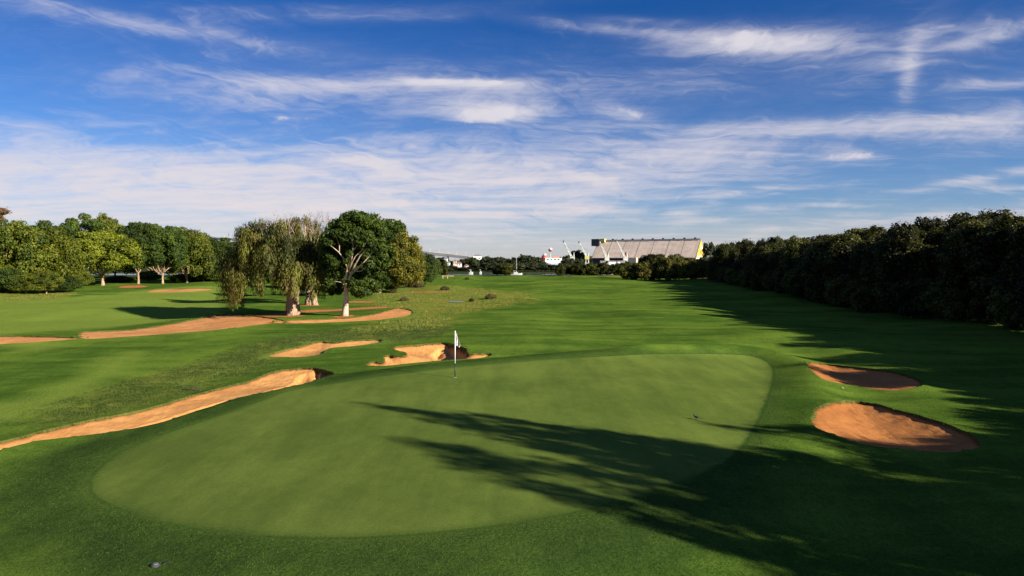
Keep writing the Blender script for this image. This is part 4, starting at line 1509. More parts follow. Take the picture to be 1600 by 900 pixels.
# limp triangular pennant with folds
NU, NV = 14, 20
vs, fs = [], []
for side in (0, 1):
    for j in range(NV + 1):
        v = j / NV
        zt_ = 2.12 - 0.62 * v
        wmax = 0.055 + 0.135 * min(1, v * 1.25) - 0.10 * max(0, v - .8) * 5 * .6
        for i in range(NU + 1):
            u = i / NU
            sag = 0.10 * u * (1 - v) * 1.2
            xx = 0.034 + u * wmax
            yy = 0.045 * math.sin(u * 9 + v * 3.2) * u ** .5 + 0.02 * math.sin(v * 12 + u * 3) + side * 0.004
            vs.append((xx + 0.045 * v * u, yy, zt_ - sag - 0.10 * u * v))
    o = side * (NU + 1) * (NV + 1)
    for j in range(NV):
        for i in range(NU):
            a = o + j * (NU + 1) + i
            q = (a, a + 1, a + NU + 2, a + NU + 1)
            fs.append(q if side == 0 else q[::-1])
me = bpy.data.meshes.new('flag'); me.from_pydata(vs, [], fs); me.materials.append(M_FLAG)
me.polygons.foreach_set('use_smooth', np.ones(len(me.polygons), dtype=bool))
link('flag', me, flag)
mb = MB()
n = 20
vs = [(math.cos(k * math.tau / n) * .075, math.sin(k * math.tau / n) * .075, .012) for k in range(n)] + [(math.cos(k * math.tau / n) * .054, math.sin(k * math.tau / n) * .054, .012) for k in range(n)] \
    + [(math.cos(k * math.tau / n) * .054, math.sin(k * math.tau / n) * .054, -.06) for k in range(n)]
mb.add(vs, [(k, (k + 1) % n, (k + 1) % n + n, k + n) for k in range(n)] + [(k + n, (k + 1) % n + n, (k + 1) % n + 2 * n, k + 2 * n) for k in range(n)])
mb.build('cup_rim', M_WHITE, flag)

# ------------------------------------------------------------------ small bird on the green
x, y, z = at(1088, 656)
bird = empty('bird', (x, y, z), math.radians(172)); bird.scale = (1.15, 1.15, 1.15)
tag(bird, 'small black and white bird standing in sunlight on the putting green', 'bird')
mb = MB()
mb.tube([(-.125, 0, .070), (-.095, 0, .075), (-.06, 0, .085), (-.02, 0, .092), (.02, 0, .098), (.05, 0, .115), (.066, 0, .14), (.078, 0, .158), (.094, 0, .165), (.108, 0, .163)],
        [.008, .014, .026, .034, .035, .027, .018, .020, .017, .006], 12)
body = mb.build('body', M_BLACK, bird, True)
mb = MB(); mb.tube([(.107, 0, .164), (.128, 0, .160)], [.006, .001], 6); mb.build('beak', M_WHITE, bird)
for s_ in (-1, 1):
    mb = MB(); mb.tube([(.045, s_ * .027, .105), (.0, s_ * .036, .098), (-.06, s_ * .026, .086), (-.10, s_ * .01, .078)], [.008, .014, .011, .003], 8); mb.build('wing', M_BLACK, bird, True)
    mb = MB(); mb.tube([(.005, s_ * .014, .07), (-.004, s_ * .016, .035), (.004, s_ * .016, .0)], [.005, .0035, .003], 5)
    for a in (-.5, 0, .5):
        mb.tube([(.004, s_ * .016, .003), (.004 + math.cos(a) * .026, s_ * .016 + math.sin(a) * .026, .002)], [.003, .002], 4)
    mb.build('leg', M_BLACK, bird)
mb = MB(); mb.box((-.155, 0, .058), (.09, .026, .008)); mb.build('tail', M_BLACK, bird)
mb = MB(); mb.tube([(.035, 0, .085), (.0, 0, .073), (-.03, 0, .072)], [.012, .016, .010], 8); mb.build('belly', M_WHITE, bird, True)

# ------------------------------------------------------------------ irrigation head in the near rough
x, y, z = at(243, 884)
sp_ = empty('sprinkler_head', (x, y, z)); tag(sp_, 'grey round sprinkler head sunk in the near left grass', 'sprinkler')
mb = MB(); mb.tube([(0, 0, -.05), (0, 0, .022), (0, 0, .030)], [.085, .085, .076], 20); mb.build('housing', simple('grey_plastic', (.05, .052, .055), .6), sp_, False)
mb = MB(); mb.tube([(0, 0, .030), (0, 0, .044), (0, 0, .048)], [.052, .050, .035], 18); mb.build('cap', simple('pale_plastic', (.12, .125, .13), .6), sp_)
mb = MB(); mb.tube([(.11, .05, .01), (.17, .10, .03), (.20, .15, .015)], [.016, .02, .012], 6); mb.build('nozzle', M_BLACK, sp_)
# small pale scrap between the right bunkers
x, y, z = at(1316, 607)
st = MB(); st.tube([(-.06, 0, .0), (-.03, .01, .03), (.03, 0, .035), (.07, -.01, .0)], [.02, .04, .035, .015], 7)
tag(st.build('stone', simple('pale_stone', (.30, .27, .16), .8), None, True, (x, y, z)), 'tiny pale stone on the grass between the two right bunkers', 'stone')
x, y, z = at(300, 611)
br = MB()
br.tube([(-.5, .05, .05), (-.15, 0, .10), (.2, -.04, .07), (.5, -.15, .04)], [.015, .025, .022, .01], 6)
br.tube([(-.1, 0, .1), (.05, .2, .16), (.2, .3, .12)], [.015, .01, .006], 5)
br.tube([(.15, -.03, .08), (.35, .1, .15)], [.012, .006], 5)
tag(br.build('fallen_branch', M_BARK_DARK, None, True, (x, y, z)), 'dark fallen branch lying in the rough above the long bunker', 'branch')


# ------------------------------------------------------------------ grass tufts: bunker lips and rough
def tufts(pts, hgt, per, rng, spread, mat, name, width=0.012, lean=0.35):
    """pts (n,2): positions; each gets `per` bent blades"""
    n = len(pts) * per
    P = np.repeat(pts, per, 0) + rng.normal(size=(n, 2)) * spread
    Z = H0(P[:, 0], P[:, 1]) - 0.01
    h = np.repeat(hgt, per) * rng.uniform(.5, 1.25, n)
    a = rng.uniform(0, 2 * np.pi, n)
    L = rng.uniform(0.1, 1, n) * lean * h
    bx, by = np.cos(a), np.sin(a)
    o = rng.uniform(0, 2 * np.pi, n)
    w = width * rng.uniform(.6, 1.4, n) * np.clip(P[:, 1] / 22, 1, 4)
    wx, wy = np.cos(o) * w, np.sin(o) * w
    v0 = np.stack([P[:, 0] - wx, P[:, 1] - wy, Z], 1)
    v1 = np.stack([P[:, 0] + wx, P[:, 1] + wy, Z], 1)
    v2 = np.stack([P[:, 0] + bx * L * .4 + wx * .7, P[:, 1] + by * L * .4 + wy * .7, Z + h * .6], 1)
    v3 = np.stack([P[:, 0] + bx * L, P[:, 1] + by * L, Z + h], 1)
    Vv = np.stack([v0, v1, v2, v3], 1).reshape(-1, 3)
    Q = np.arange(4 * n).reshape(n, 4)
    tone = np.repeat(rng.uniform(0, 1, n), 4)
    return tag(link(name, np_mesh(name, Vv, Q, mat, False, {'tone': tone})), kind='stuff')


rng = np.random.default_rng(9)
# lips
LP, LH = [], []
for k, P in SAND.items():
    seg = np.roll(P, -1, 0) - P
    ln = np.linalg.norm(seg, axis=1)
    dist = P[:, 1].mean()
    dens = 26 if dist < 50 else (7 if dist < 100 else 1.5)
    cy = P[:, 1].mean()
    for i in range(len(P)):
        m_ = int(ln[i] * dens) + 1
        nrm = np.array([seg[i][1], -seg[i][0]]) / (ln[i] + 1e-6)
        tt = rng.uniform(0, 1, m_)
        q = P[i] + seg[i] * tt[:, None]
        s0 = sdf(P, q[:, 0] + nrm[0] * .1, q[:, 1] + nrm[1] * .1)
        sgn = np.where(s0 > 0, 1, -1)
        off = np.abs(rng.normal(size=m_)) * (0.16 if dist < 50 else .3) - 0.015
        q = q + nrm * (sgn * off)[:, None]
        near = sgn * nrm[1] < -0.2      # near side of the bunker: kept short
        LP.append(q); LH.append(np.where(near, .03, .075) * (1.0 if dist < 50 else 1.3) * rng.uniform(.4, 1.3, m_))
LP = np.concatenate(LP); LH = np.concatenate(LH)
tufts(LP, LH, 5, rng, 0.03, L_GRASS, 'bunker_lip_grass')


def scatter(poly, n, rng):
    lo, hi = poly.min(0), poly.max(0)
    out = []
    while len(out) < n:
        q = rng.uniform(lo, hi, (n * 2, 2))
        keep = (sdf(poly, q[:, 0], q[:, 1]) < rng.uniform(-.5, 1.5, len(q)))
        out += list(q[keep])
    q = np.array(out[:n])
    return q[sand_sd(q[:, 0], q[:, 1]) > 0.1]


rp = scatter(unproject(ROUGH_PX[0], 4), 22000, rng)
cl = vnoise(rp[:, 0] * .8, rp[:, 1] * .8, 31) + .5 * vnoise(rp[:, 0] * 2.3, rp[:, 1] * 2.3, 32)
rp = rp[cl > rng.uniform(-.9, .5, len(cl))]
tufts(rp, np.full(len(rp), .055), 5, rng, 0.07, L_GRASS, 'rough_grass')
mp = np.concatenate([scatter(unproject(p, 4), n_, rng) for p, n_ in zip(MARSH_PX, (7000, 1500, 1500))])
cl = vnoise(mp[:, 0] * .35, mp[:, 1] * .25, 33)
mp = mp[cl > -0.25]
pud = (mp[:, 0] - (712 - 800) / F * 106) ** 2 + (mp[:, 1] - 106) ** 2 > 9
mp = mp[pud]
tufts(mp, np.full(len(mp), .14), 5, rng, 0.18, L_REED, 'marsh_reeds', 0.010)
# near apron turf: short blades that catch the light
fp = np.stack([rng.uniform(-15, 12, 60000), rng.uniform(11.3, 21, 60000)], 1)
g = green_sd(fp[:, 0], fp[:, 1])
fp = fp[(g > 0.15) & (sand_sd(fp[:, 0], fp[:, 1]) > .1) & (np.abs(fp[:, 0]) < fp[:, 1] * .78)]
L_TURF = leaf_material('turf_blades', (0.016, 0.045, 0.006), (0.100, 0.155, 0.018), trans=.3)
tufts(fp, np.full(len(fp), .026), 4, rng, 0.035, L_TURF, 'apron_turf', .006, .9)


# ------------------------------------------------------------------ port shed
M_ROOF, t, out = new_mat('ribbed_roof')
co = objco()
wv = t.nodes.new('ShaderNodeTexWave'); wv.inputs['Scale'].default_value = 1.2; wv.inputs['Distortion'].default_value = 0.2
t.links.new(co, wv.inputs['Vector'])
n1 = noise(scaled(co, .06, .05, .4), 1.0, 4, .6)
n2 = noise(scaled(co, .35, .04, .04), 1.0, 3, .6)
c = rgbmix(sstep(n1 * .5 + n2 * .5, .35, .65), (.52, .42, .33), (.68, .55, .44))
principled(t, out, c, .6, (V(wv.outputs[1]), .4, .1), .3)
M_YEL = simple('yellow_cladding', (.50, .33, .05), .7, .12, .15)
M_CREAM = simple('cream_wall', (.62, .52, .36), .8, .1, .2)
M_DKST = simple('dark_steel', (.045, .045, .05), .6, .3, .4)
M_SEAM = simple('roof_gutter', (.26, .22, .20), .7, .1, .5)
M_CRANE = simple('crane_steel', (.50, .52, .47), .6, .3, .5)
M_CRANE_Y = simple('crane_cabin_yellow', (.50, .45, .18), .6, .2, .5)

R1 = np.array([214.0, 800.0]); R0 = np.array([106.0, 862.0])
ax_ = (R0 - R1); LEN = np.linalg.norm(ax_); ax_ /= LEN
perp = np.array([ax_[1], -ax_[0]])           # towards far right; the near roof face is on -perp
if perp[1] < 0: perp = -perp
shed = empty('port_shed', (float(R1[0]), float(R1[1]), hz(*R1)), math.atan2(ax_[1], ax_[0]))
tag(shed, 'long A-frame bulk storage shed with beige roof and yellow gable', 'shed')
# local frame: +x along ridge away to the left, +y = left of axis
HR = 29.6; HW = 20.5; EAV = 9.0
ysign = 1 if (perp @ np.array([-ax_[1], ax_[0]])) < 0 else -1   # local y sign of the near face
N_ = ysign
ridge_end = 24.0 + 5.4 + 0.3


def face_panel(x0, x1, mat=M_ROOF, y_off=0.0):
    v = [(x0, N_ * HW, EAV), (x1, N_ * HW, EAV), (x1, 0, HR), (x0, 0, HR)]
    t_ = .35
    v2 = [(a, b_ - N_ * .3, c_ - t_) for a, b_, c_ in v]
    mb = MB(); mb.add(v + v2, [(0, 1, 2, 3), (7, 6, 5, 4), (0, 4, 5, 1), (1, 5, 6, 2), (2, 6, 7, 3), (3, 7, 4, 0)])
    return mb


nb = 7
for k in range(nb):
    a, b_ = LEN * k / nb + .35, LEN * (k + 1) / nb - .35
    face_panel(a, b_).build('roof_panel', M_ROOF, shed)
for k in range(nb + 1):
    a = LEN * k / nb
    v = [(a - .35, N_ * HW, EAV + .12), (a + .35, N_ * HW, EAV + .12), (a + .35, 0, HR + .12), (a - .35, 0, HR + .12)]
    v2 = [(p[0], p[1], p[2] - .6) for p in v]
    mb = MB(); mb.add(v + v2, [(0, 1, 2, 3), (7, 6, 5, 4), (0, 4, 5, 1), (1, 5, 6, 2), (2, 6, 7, 3), (3, 7, 4, 0)])
    mb.build('roof_gutter', M_SEAM, shed)
mb = MB(); v = [(0, -N_ * HW, EAV), (LEN, -N_ * HW, EAV), (LEN, -N_ * .1, HR - .1), (0, -N_ * .1, HR - .1)]
mb.add(v + [(p[0], p[1], p[2] - .4) for p in v], [(0, 1, 2, 3), (7, 6, 5, 4), (0, 4, 5, 1), (1, 5, 6, 2), (2, 6, 7, 3), (3, 7, 4, 0)]); mb.build('rear_roof', M_ROOF, shed)
mb = MB()
for yy in (N_ * (HW - 1.2), -N_ * (HW - 1.2)):
    mb.box((LEN / 2, yy, EAV / 2 - .1), (LEN - 1.2, .8, EAV + 1.0))
mb.build('side_wall', M_DKST, shed)
for xx, nm in ((-.3, 'yellow_gable'), (LEN + .3, 'rear_gable')):
    mb = MB(); v = [(xx - .3, -HW, EAV), (xx - .3, HW, EAV), (xx - .3, 0, HR - .2)]
    mb.add(v + [(p[0] + .6, p[1], p[2]) for p in v] + [], [(0, 1, 2), (5, 4, 3), (0, 3, 4, 1), (1, 4, 5, 2), (2, 5, 3, 0)])
    mb.build('gable', M_YEL, shed)
mb = MB(); mb.box((-.9, 0, 10.4), (.5, HW * 1.78, 2.4)); mb.build('gable_band', M_CREAM, shed)
mb = MB(); mb.box((0, 0, 4.4), (.9, HW * 2, 9.1)); mb.build('gable_wall', M_CREAM, shed)
for dy in (-2.6, 2.6):
    mb = MB(); mb.box((-.9, dy, 20), (.5, 3.2, 2.6)); mb.build('gable_window', M_WHITE, shed)
mb = MB(); mb.box((-.8, 0, 15.5), (.5, 5, 3)); mb.build('gable_panel', simple('ochre_panel', (.60, .25, .06), .7, .2, .3), shed)
mb = MB(); mb.box((LEN / 2, 0, HR + .75), (LEN, 2.2, 1.0)); mb.build('ridge_gallery', M_SEAM, shed)
for k in range(10):
    mb = MB(); mb.box((LEN * (k + .5) / 10, 0, HR + 1.8), (1.9, 2.8, 1.4)); mb.build('ridge_vent', M_DKST, shed)
mb = MB(); mb.box((LEN + 1.5, N_ * 1.5, HR - 1.8), (10, 12, 8.5)); mb.build('head_house', M_DKST, shed)
mb = MB(); mb.box((LEN - 7, N_ * 2, HR + .6), (5, 6, 4.2)); mb.build('conveyor_house', M_CRANE_Y, shed)
mb = MB(); mb.box((LEN * .58, N_ * (HW + 3.5), 4.5), (11, 6, 9.4)); mb.build('annex', M_CREAM, shed)
mb = MB(); mb.box((LEN * .62 + 3, N_ * (HW + 3.5), 8), (3.2, 5, 15), taper=.5); mb.build('annex_tower', simple('rust_steel', (.42, .17, .08), .8), shed)

# ------------------------------------------------------------------ jib cranes
def crane(px, py0, tx, ty, d, label, dark=False):
    x, y, z = put(px, d)
    s = d / F
    r = empty('jib_crane', (x, y, z)); tag(r, label, 'crane')
    zb = (HOR - py0) * s + CAMZ - z
    dx = (tx - px) * s; zt_ = (HOR - ty) * s + CAMZ - z
    mb = MB()
    for a, b_ in ((-2, -2), (2, -2), (2, 2), (-2, 2)):
        mb.tube([(a, b_, -.5), (a * .6, b_ * .6, zb)], [.55, .45], 4)
    mb.box((0, 0, zb * .45), (4.2, 4.2, .7)); mb.build('portal', M_CRANE, r)
    mb = MB(); mb.box((0, 0, zb + 1.6), (4.6, 4.4, 3.6)); mb.build('machine_house', M_CRANE_Y if dark is None else M_CRANE, r)
    mb = MB(); A = Vector((0, 0, zb + 2)); B = Vector((dx, -3, zt_))
    off = [Vector((-.8, -.7, 0)), Vector((.8, -.7, 0)), Vector((0, .9, 0))]
    for o in off:
        mb.tube([A + o, A.lerp(B, .5) + o * .8, B + o * .25], [.34, .3, .26], 4)
    m_ = 14
    for k in range(m_):
        a, b_ = off[k % 3], off[(k + 1) % 3]
        mb.tube([A.lerp(B, k / m_) + a * (1 - .7 * k / m_), A.lerp(B, (k + 1) / m_) + b_ * (1 - .7 * (k + 1) / m_)], [.2, .2], 3)
    mb.build('jib', M_CRANE, r)
    mb = MB(); mb.tube([B + Vector((0, 0, -.6)), B + Vector((0, 0, 1.2))], [.7, .5], 6); mb.build('jib_head', M_DKST, r)
    mb = MB(); C_ = Vector((1.6, 0, zb + 8)); mb.tube([(1.4, 0, zb + 3), C_], [.5, .35], 4); mb.tube([C_, A.lerp(B, .85)], [.12, .12], 3); mb.tube([C_, (2.2, 0, zb + 3)], [.15, .15], 3)
    mb.build('mast', M_CRANE, r)
    mb = MB(); mb.box((0, 0, zb * .16), (3.6, 3.0, zb * .28)); mb.build('base_cabin', M_CREAM, r)


crane(894, 407, 880, 378, 690, 'leftmost jib crane, dark tipped, beside the tall rounded tree', True)
crane(917, 405, 904, 379, 740, 'slim pale jib crane at the left end of the shed', None)
crane(948, 407, 936, 377, 720, 'heavy jib crane in front of the shed below the yellow conveyor house', True)
crane(977, 407, 962, 376, 700, 'rightmost jib crane leaning left across the shed roof', True)

# ------------------------------------------------------------------ ship superstructure and tower
def boxthing(name, label, cat, px, y0, y1, wpx, d, mat, depth=6, extra=None, kind=None):
    x, y, z = put(px, d)
    s = d / F
    zb, zt_ = (HOR - y0) * s + CAMZ - z, (HOR - y1) * s + CAMZ - z
    r = empty(name, (x, y, z)); tag(r, label, cat)
    return r, s, zb, zt_


x, y, z = put(862, 640); s = 640 / F
M_RED = simple('red_paint', (.55, .05, .05), .5, .1)
M_BLUEW = simple('pale_blue_paint', (.50, .62, .66), .6, .1)
ship = empty('cargo_ship', (x, y, z)); tag(ship, 'white ship superstructure with red and white funnel above the mangroves', 'ship')
zl = lambda py: (HOR - py) * s + CAMZ - z
mb = MB()
mb.add([(-12, -4, -.5), (11, -4, -.5), (14, 0, zl(410)), (11, 4, -.5), (-12, 4, -.5), (-12.5, -4.5, zl(410)), (12, -4.5, zl(410)), (12, 4.5, zl(410)), (-12.5, 4.5, zl(410))],
       [(0, 1, 6, 5), (1, 2, 6), (2, 3, 7), (3, 4, 8, 7), (4, 0, 5, 8), (5, 6, 2, 7, 8)])
mb.build('hull', M_BLUEW, ship)
mb = MB(); mb.box((1.5, 0, (zl(410) + zl(403)) / 2), (15, 7, zl(403) - zl(410))); mb.build('deckhouse', M_WHITE, ship)
mb = MB(); mb.box((-7, 0, (zl(410) + zl(406)) / 2), (5, 6, zl(406) - zl(410))); mb.build('bridge_deck', M_BLUEW, ship)
mb = MB()
mb.tube([(-6.4, 0, zl(406)), (-6.4, 0, zl(403.5))], [2.9, 2.9], 14); mb.tube([(-6.4, 0, zl(400.5)), (-6.4, 0, zl(399))], [2.7, 2.2], 14); mb.build('funnel', M_RED, ship, False)
mb = MB(); mb.tube([(-6.4, 0, zl(403.5)), (-6.4, 0, zl(400.5))], [2.85, 2.75], 14); mb.build('funnel_band', simple('funnel_rust', (.62, .12, .09), .5), ship)
mb = MB(); mb.tube([(-6.4, 0, zl(399)), (-6.4, 0, zl(397)), (-6.4, 0, zl(396))], [1.6, 1.4, .4], 12); mb.build('funnel_top', M_BLUEW, ship)
for k in range(4):
    mb = MB(); mb.box((-3.5 + k * 3.2, -3.6, zl(405.5)), (1.3, .3, 1.0)); mb.build('window', M_DKST, ship)
mb = MB(); mb.box((4, 0, zl(402)), (6, 3, 1.1)); mb.build('lifeboat', simple('orange_paint', (.6, .2, .08), .5), ship)
x, y, z = put(860, 628); s = 628 / F
wt = empty('navigation_tower', (x, y, z)); tag(wt, 'slender tower with red and white round head beside the ship', 'tower')
mb = MB(); mb.tube([(0, 0, -.5), (0, 0, (HOR - 392) * s + CAMZ - z)], [.55, .35], 8); mb.build('shaft', M_CRANE, wt)
zh = (HOR - 390) * s + CAMZ - z
mb = MB(); mb.tube([(0, 0, zh - 1.8), (0, 0, zh - .9), (0, 0, zh)], [.8, 1.8, 1.9], 14); mb.build('gallery', simple('rust_red', (.5, .12, .07), .6), wt)
mb = MB(); mb.tube([(0, 0, zh), (0, 0, zh + .9), (0, 0, zh + 1.6)], [1.8, 1.3, .3], 14); mb.build('dome', M_WHITE, wt, True)

# yellow loader, small sheds at the wharf
for px, d, w, h, mt, nm, lab in [(885, 650, 5, 5, M_YEL, 'loader_shed', 'small yellow shed between ship and cranes'),
                                 (957, 640, 8, 4.4, M_WHITE, 'wharf_shed', 'white wharf shed left of the rightmost crane foot'),
                                 (968, 640, 7, 4.6, M_WHITE, 'wharf_shed', 'white wharf shed touching the rightmost crane foot'),
                                 (942, 645, 5, 3.6, M_CREAM, 'wharf_shed', 'cream wharf shed at the foot of the heavy crane'),
                                 (903, 650, 8, 2.6, M_CREAM, 'wharf_shed', 'low pale shed at the foot of the slim crane'),
                                 (1110, 560, 6, 9.5, M_WHITE, 'silo_shed', 'white building right of the yellow gable'),
                                 (1121, 560, 9, 9.0, M_WHITE, 'silo_shed', 'wide white building beside trees right of the yellow gable')]:
    x, y, z = put(px, d)
    zt_ = max(h, (HOR - {885: 405.5}.get(px, 404 if d == 560 else 409.5)) * d / F + CAMZ - z) if d == 560 or px == 885 else (HOR - 409) * d / F + CAMZ - z
    r = empty(nm, (x, y, z)); tag(r, lab, 'shed')
    mb = MB(); mb.box((0, 0, zt_ / 2), (w, 6, zt_)); mb.build('wall', mt, r)
    mb = MB(); mb.add([(-w / 2 - .2, -3.2, zt_), (w / 2 + .2, -3.2, zt_), (w / 2 + .2, 3.2, zt_), (-w / 2 - .2, 3.2, zt_), (-w / 2 - .2, 0, zt_ + 1), (w / 2 + .2, 0, zt_ + 1)],
                      [(0, 1, 5, 4), (2, 3, 4, 5), (0, 4, 3), (1, 2, 5), (3, 2, 1, 0)]); mb.build('roof', M_SEAM, r)
    mb = MB(); mb.box((0, -3.1, zt_ * .4), (w * .3, .2, zt_ * .5)); mb.build('door', M_DKST, r)

# ------------------------------------------------------------------ houses over the river
M_TERR = simple('terracotta_tiles', (.32, .13, .08), .8, .2, 1)
M_PINK = simple('pink_render', (.72, .42, .36), .8, .05)
M_GREYR = simple('grey_roof', (.20, .20, .22), .7, .1)
for px, top, wpx, d, wm, rm, lab in [
        (682, 405, 7, 560, M_PINK, M_TERR, 'small pink house with red pointed roof left of the narrow tree'),
        (697, 401, 5, 640, M_WHITE, M_GREYR, 'narrow white house under the bridge, leftmost of the white ones'),
        (701, 408, 4, 610, M_WHITE, M_GREYR, 'tiny white house low beside the narrow dark tree'),
        (711, 405, 5, 640, M_CREAM, M_GREYR, 'cream house in the middle of the distant row'),
        (717, 409, 8, 590, M_WHITE, M_TERR, 'widest white house of the distant row'),
        (729, 413, 5, 560, M_WHITE, M_TERR, 'low white house with tiled roof right of the widest one'),
        (746, 397.5, 13, 900, M_WHITE, M_GREYR, 'grey and white flat block at the right end of the bridge'),
        (749, 406.5, 10, 700, M_CREAM, M_GREYR, 'long cream roofed house below the flat block'),
        (776, 408, 9, 700, M_CREAM, M_TERR, 'pale house near the tall riverside trees'),
        (785, 406, 6, 720, M_CREAM, M_GREYR, 'rightmost pale house against the tall riverside trees')]:
    x, y, z = put(px, d); s = d / F
    r = empty('house', (x, y, z)); tag(r, lab, 'house')
    w = wpx * s; zt_ = (HOR - top) * s + CAMZ - z
    rh = min(2.0, zt_ * .25)
    mb = MB(); mb.box((0, 0, (zt_ - rh) / 2), (w, 7, zt_ - rh)); mb.build('wall', wm, r)
    e_ = .4
    mb = MB(); mb.add([(-w / 2 - e_, -3.9, zt_ - rh), (w / 2 + e_, -3.9, zt_ - rh), (w / 2 + e_, 3.9, zt_ - rh), (-w / 2 - e_, 3.9, zt_ - rh), (-w * .2, 0, zt_), (w * .2, 0, zt_)],
                      [(0, 1, 5, 4), (2, 3, 4, 5), (0, 4, 3), (1, 2, 5), (3, 2, 1, 0)]); mb.build('roof', rm, r)
    for dx in (-.25, .25):
        mb = MB(); mb.box((w * dx, -3.55, (zt_ - rh) * .75), (w * .16, .15, 1.2)); mb.build('window', M_DKST, r)

# ------------------------------------------------------------------ motorway bridge
BR = [(120, 362, 1700), (210, 366, 1600), (300, 370.5, 1500), (365, 373.5, 1430), (450, 379, 1360), (540, 385.5, 1300), (610, 390.5, 1260), (665, 394.3, 1220),
      (700, 398, 1200), (735, 402, 1180), (760, 406, 1170)]
pts = []
for px, py, d in BR:
    pts.append(((px - 800) / F * d, d, (HOR - py) * d / F + CAMZ))
bx, by, bz = pts[7][0], pts[7][1], hz(pts[7][0], pts[7][1])
bridge = empty('road_bridge', (bx, by, bz)); tag(bridge, 'long pale concrete motorway bridge rising to the left on the skyline', 'bridge')
M_CONC = simple('pale_concrete', (.78, .70, .60), .8, .08, .05)
pl = [(a - bx, b_ - by, c_ - bz) for a, b_, c_ in pts]
mb = MB()
n = len(pl)
sec = [(-7, 0), (7, 0), (7, -2.7), (4, -3.3), (-4, -3.3), (-7, -2.7)]
vs, fs = [], []
for i, p in enumerate(pl):
    q0, q1 = Vector(pl[max(i - 1, 0)]), Vector(pl[min(i + 1, n - 1)])
    dd = (q1 - q0); nn = Vector((dd.y, -dd.x, 0)).normalized()
    for a, c_ in sec:
        vs.append((p[0] + nn.x * a, p[1] + nn.y * a, p[2] + c_))
m6 = len(sec)
for i in range(n - 1):
    for k in range(m6):
        fs.append((i * m6 + k, i * m6 + (k + 1) % m6, (i + 1) * m6 + (k + 1) % m6, (i + 1) * m6 + k))
mb.add(vs, fs); mb.build('deck', M_CONC, bridge)
for off_, nm in ((-6.8, 'parapet'), (6.8, 'parapet')):
    mb = MB(); vs = []; fs = []
    for i, p in enumerate(pl):
        q0, q1 = Vector(pl[max(i - 1, 0)]), Vector(pl[min(i + 1, n - 1)])
        dd = (q1 - q0); nn = Vector((dd.y, -dd.x, 0)).normalized()
        for a, c_ in ((-.2, .02), (.2, .02), (.2, 1.5), (-.2, 1.5)):
            vs.append((p[0] + nn.x * (off_ + a), p[1] + nn.y * (off_ + a), p[2] + c_))
    for i in range(n - 1):
        for k in range(4):
            fs.append((i * 4 + k, i * 4 + (k + 1) % 4, (i + 1) * 4 + (k + 1) % 4, (i + 1) * 4 + k))
    mb.add(vs, fs); mb.build(nm, M_CONC, bridge)
for k in range(26):
    u = k / 25 * (n - 1); i = min(int(u), n - 2); f = u - i
    p = Vector(pl[i]).lerp(Vector(pl[i + 1]), f)
    if k % 2 == 0:
        mb = MB(); hh = p.z - 2.4; mb.box((p.x, p.y, hh / 2 - 1), (3.2, 3.2, hh + 2)); mb.build('pier', M_CONC, bridge)
    mb = MB(); mb.tube([(p.x, p.y, p.z), (p.x, p.y, p.z + 7.5), (p.x + 2, p.y, p.z + 8)], [.22, .16, .14], 4); mb.build('light_pole', M_CRANE, bridge)

# ------------------------------------------------------------------ antenna tower above the belt
x, y, z = 0, 0, 0
x, y, z = put(1325, 300); s = 300 / F
an = empty('antenna_tower', (x, y, z)); tag(an, 'thin pale antenna tower poking above the right tree belt', 'tower')
zt_ = (HOR - 360) * s + CAMZ - z
mb = MB(); mb.tube([(0, 0, -.5), (0, 0, zt_)], [.3, .14], 8); mb.build('mast', M_CRANE, an)
mb = MB()
for a in range(3):
    c_, s_ = math.cos(a * 2.09), math.sin(a * 2.09)
    mb.box((c_ * .55, s_ * .55, zt_ - 1.6), (.25, .3, 2.0), a * 2.09)
mb.build('antenna_panel', M_WHITE, an)
mb = MB(); mb.tube([(0, 0, zt_ - .6), (0, 0, zt_ - .4)], [.8, .8], 10); mb.build('platform', M_CRANE, an)

# ------------------------------------------------------------------ boats
M_HULL = simple('hull_paint', (.46, .46, .46), .5)


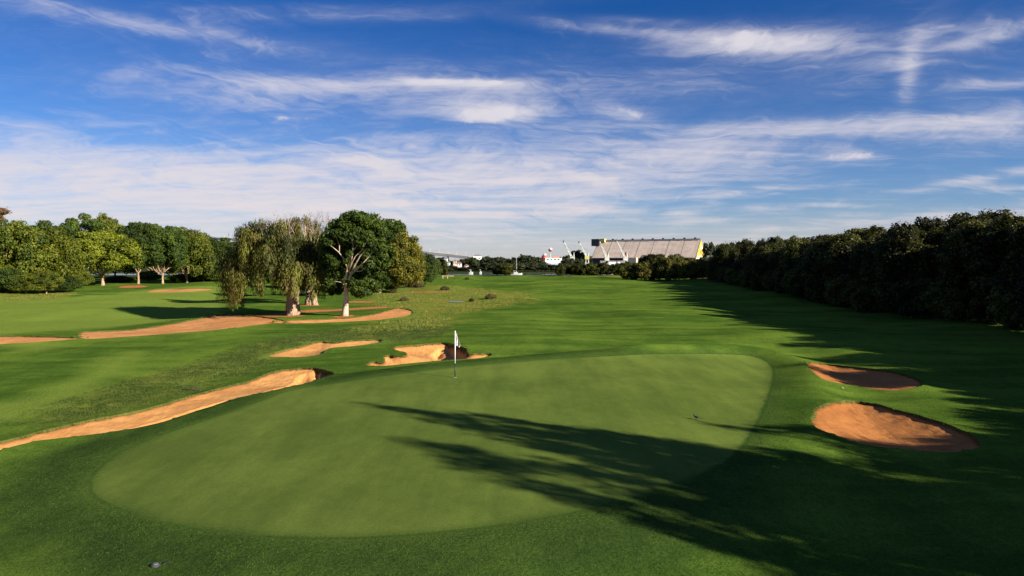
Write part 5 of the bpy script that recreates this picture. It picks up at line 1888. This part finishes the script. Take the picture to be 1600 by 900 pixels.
def yacht(px, d, L, mast, label):
    x, y, z = (px - 800) / F * d, d, -1.55
    r = empty('yacht', (x, y, z)); tag(r, label, 'boat')
    mb = MB(); h = L / 2
    st_ = [(-h, .75, 0), (-h * .4, 1.0, 0), (h * .3, .85, .05), (h * .8, .35, .1), (h, .02, .2)]
    vs, fs = [], []
    for (xx, w, up) in st_:
        w *= L / 9
        vs += [(xx, -w * 1.1, 1.0 + up * 2), (xx * .96, -w * .6, -.25), (xx * .96, w * .6, -.25), (xx, w * 1.1, 1.0 + up * 2)]
    for i in range(4):
        for k in range(4):
            fs.append((i * 4 + k, i * 4 + (k + 1) % 4, (i + 1) * 4 + (k + 1) % 4, (i + 1) * 4 + k))
    fs.append((3, 2, 1, 0))
    mb.add(vs, fs); mb.build('hull', M_HULL, r)
    mb = MB(); mb.box((-h * .1, 0, 1.35), (L * .4, L * .13, .8), taper=.8); mb.build('cabin', M_HULL, r)
    mb = MB(); mb.tube([(0, 0, 1.0), (0, 0, mast)], [.12, .08], 6); mb.build('mast', simple('mast_alloy', (.42, .42, .42), .4, .02) if 'mast_alloy' not in bpy.data.materials else bpy.data.materials['mast_alloy'], r)
    mb = MB(); mb.tube([(0, 0, 2.2), (-h * .85, 0, 2.3)], [.13, .1], 6); mb.build('boom', M_WHITE, r)


yacht(807, 335, 5.6, 9.0, 'white yacht with bare tall mast moored beyond the fairway')
yacht(736, 372, 2.2, 2.6, 'small white boat on the dark river in front of the far trees')
yacht(751, 385, 1.3, 1.2, 'tiny white dinghy right of the small white boat')

# ------------------------------------------------------------------ low rail at the distant tee
x, y, z = at(694, 435.5)
ra = empty('timber_rail', (x, y, z)); tag(ra, 'low timber rail on posts at the distant tee', 'rail')
M_WOOD = simple('weathered_timber', (.55, .38, .22), .8, .2, 3)
for a in (-.4, 1.2):
    mb = MB(); mb.box((a, 0, .45), (.22, .2, 1.3)); mb.build('post', M_WOOD, ra)
mb = MB(); mb.box((1.3, -.15, .95), (4.2, .12, .22)); mb.build('rail', M_WOOD, ra)
x, y, z = at(674, 436)
po = MB(); po.box((0, 0, .5), (.35, .3, 1.2), taper=.8); po.box((0, 0, 1.15), (.5, .4, .14)); tag(po.build('marker_post', M_WOOD, None, False, (x, y, z)), 'short timber marker post left of the rail', 'post')
print('done')
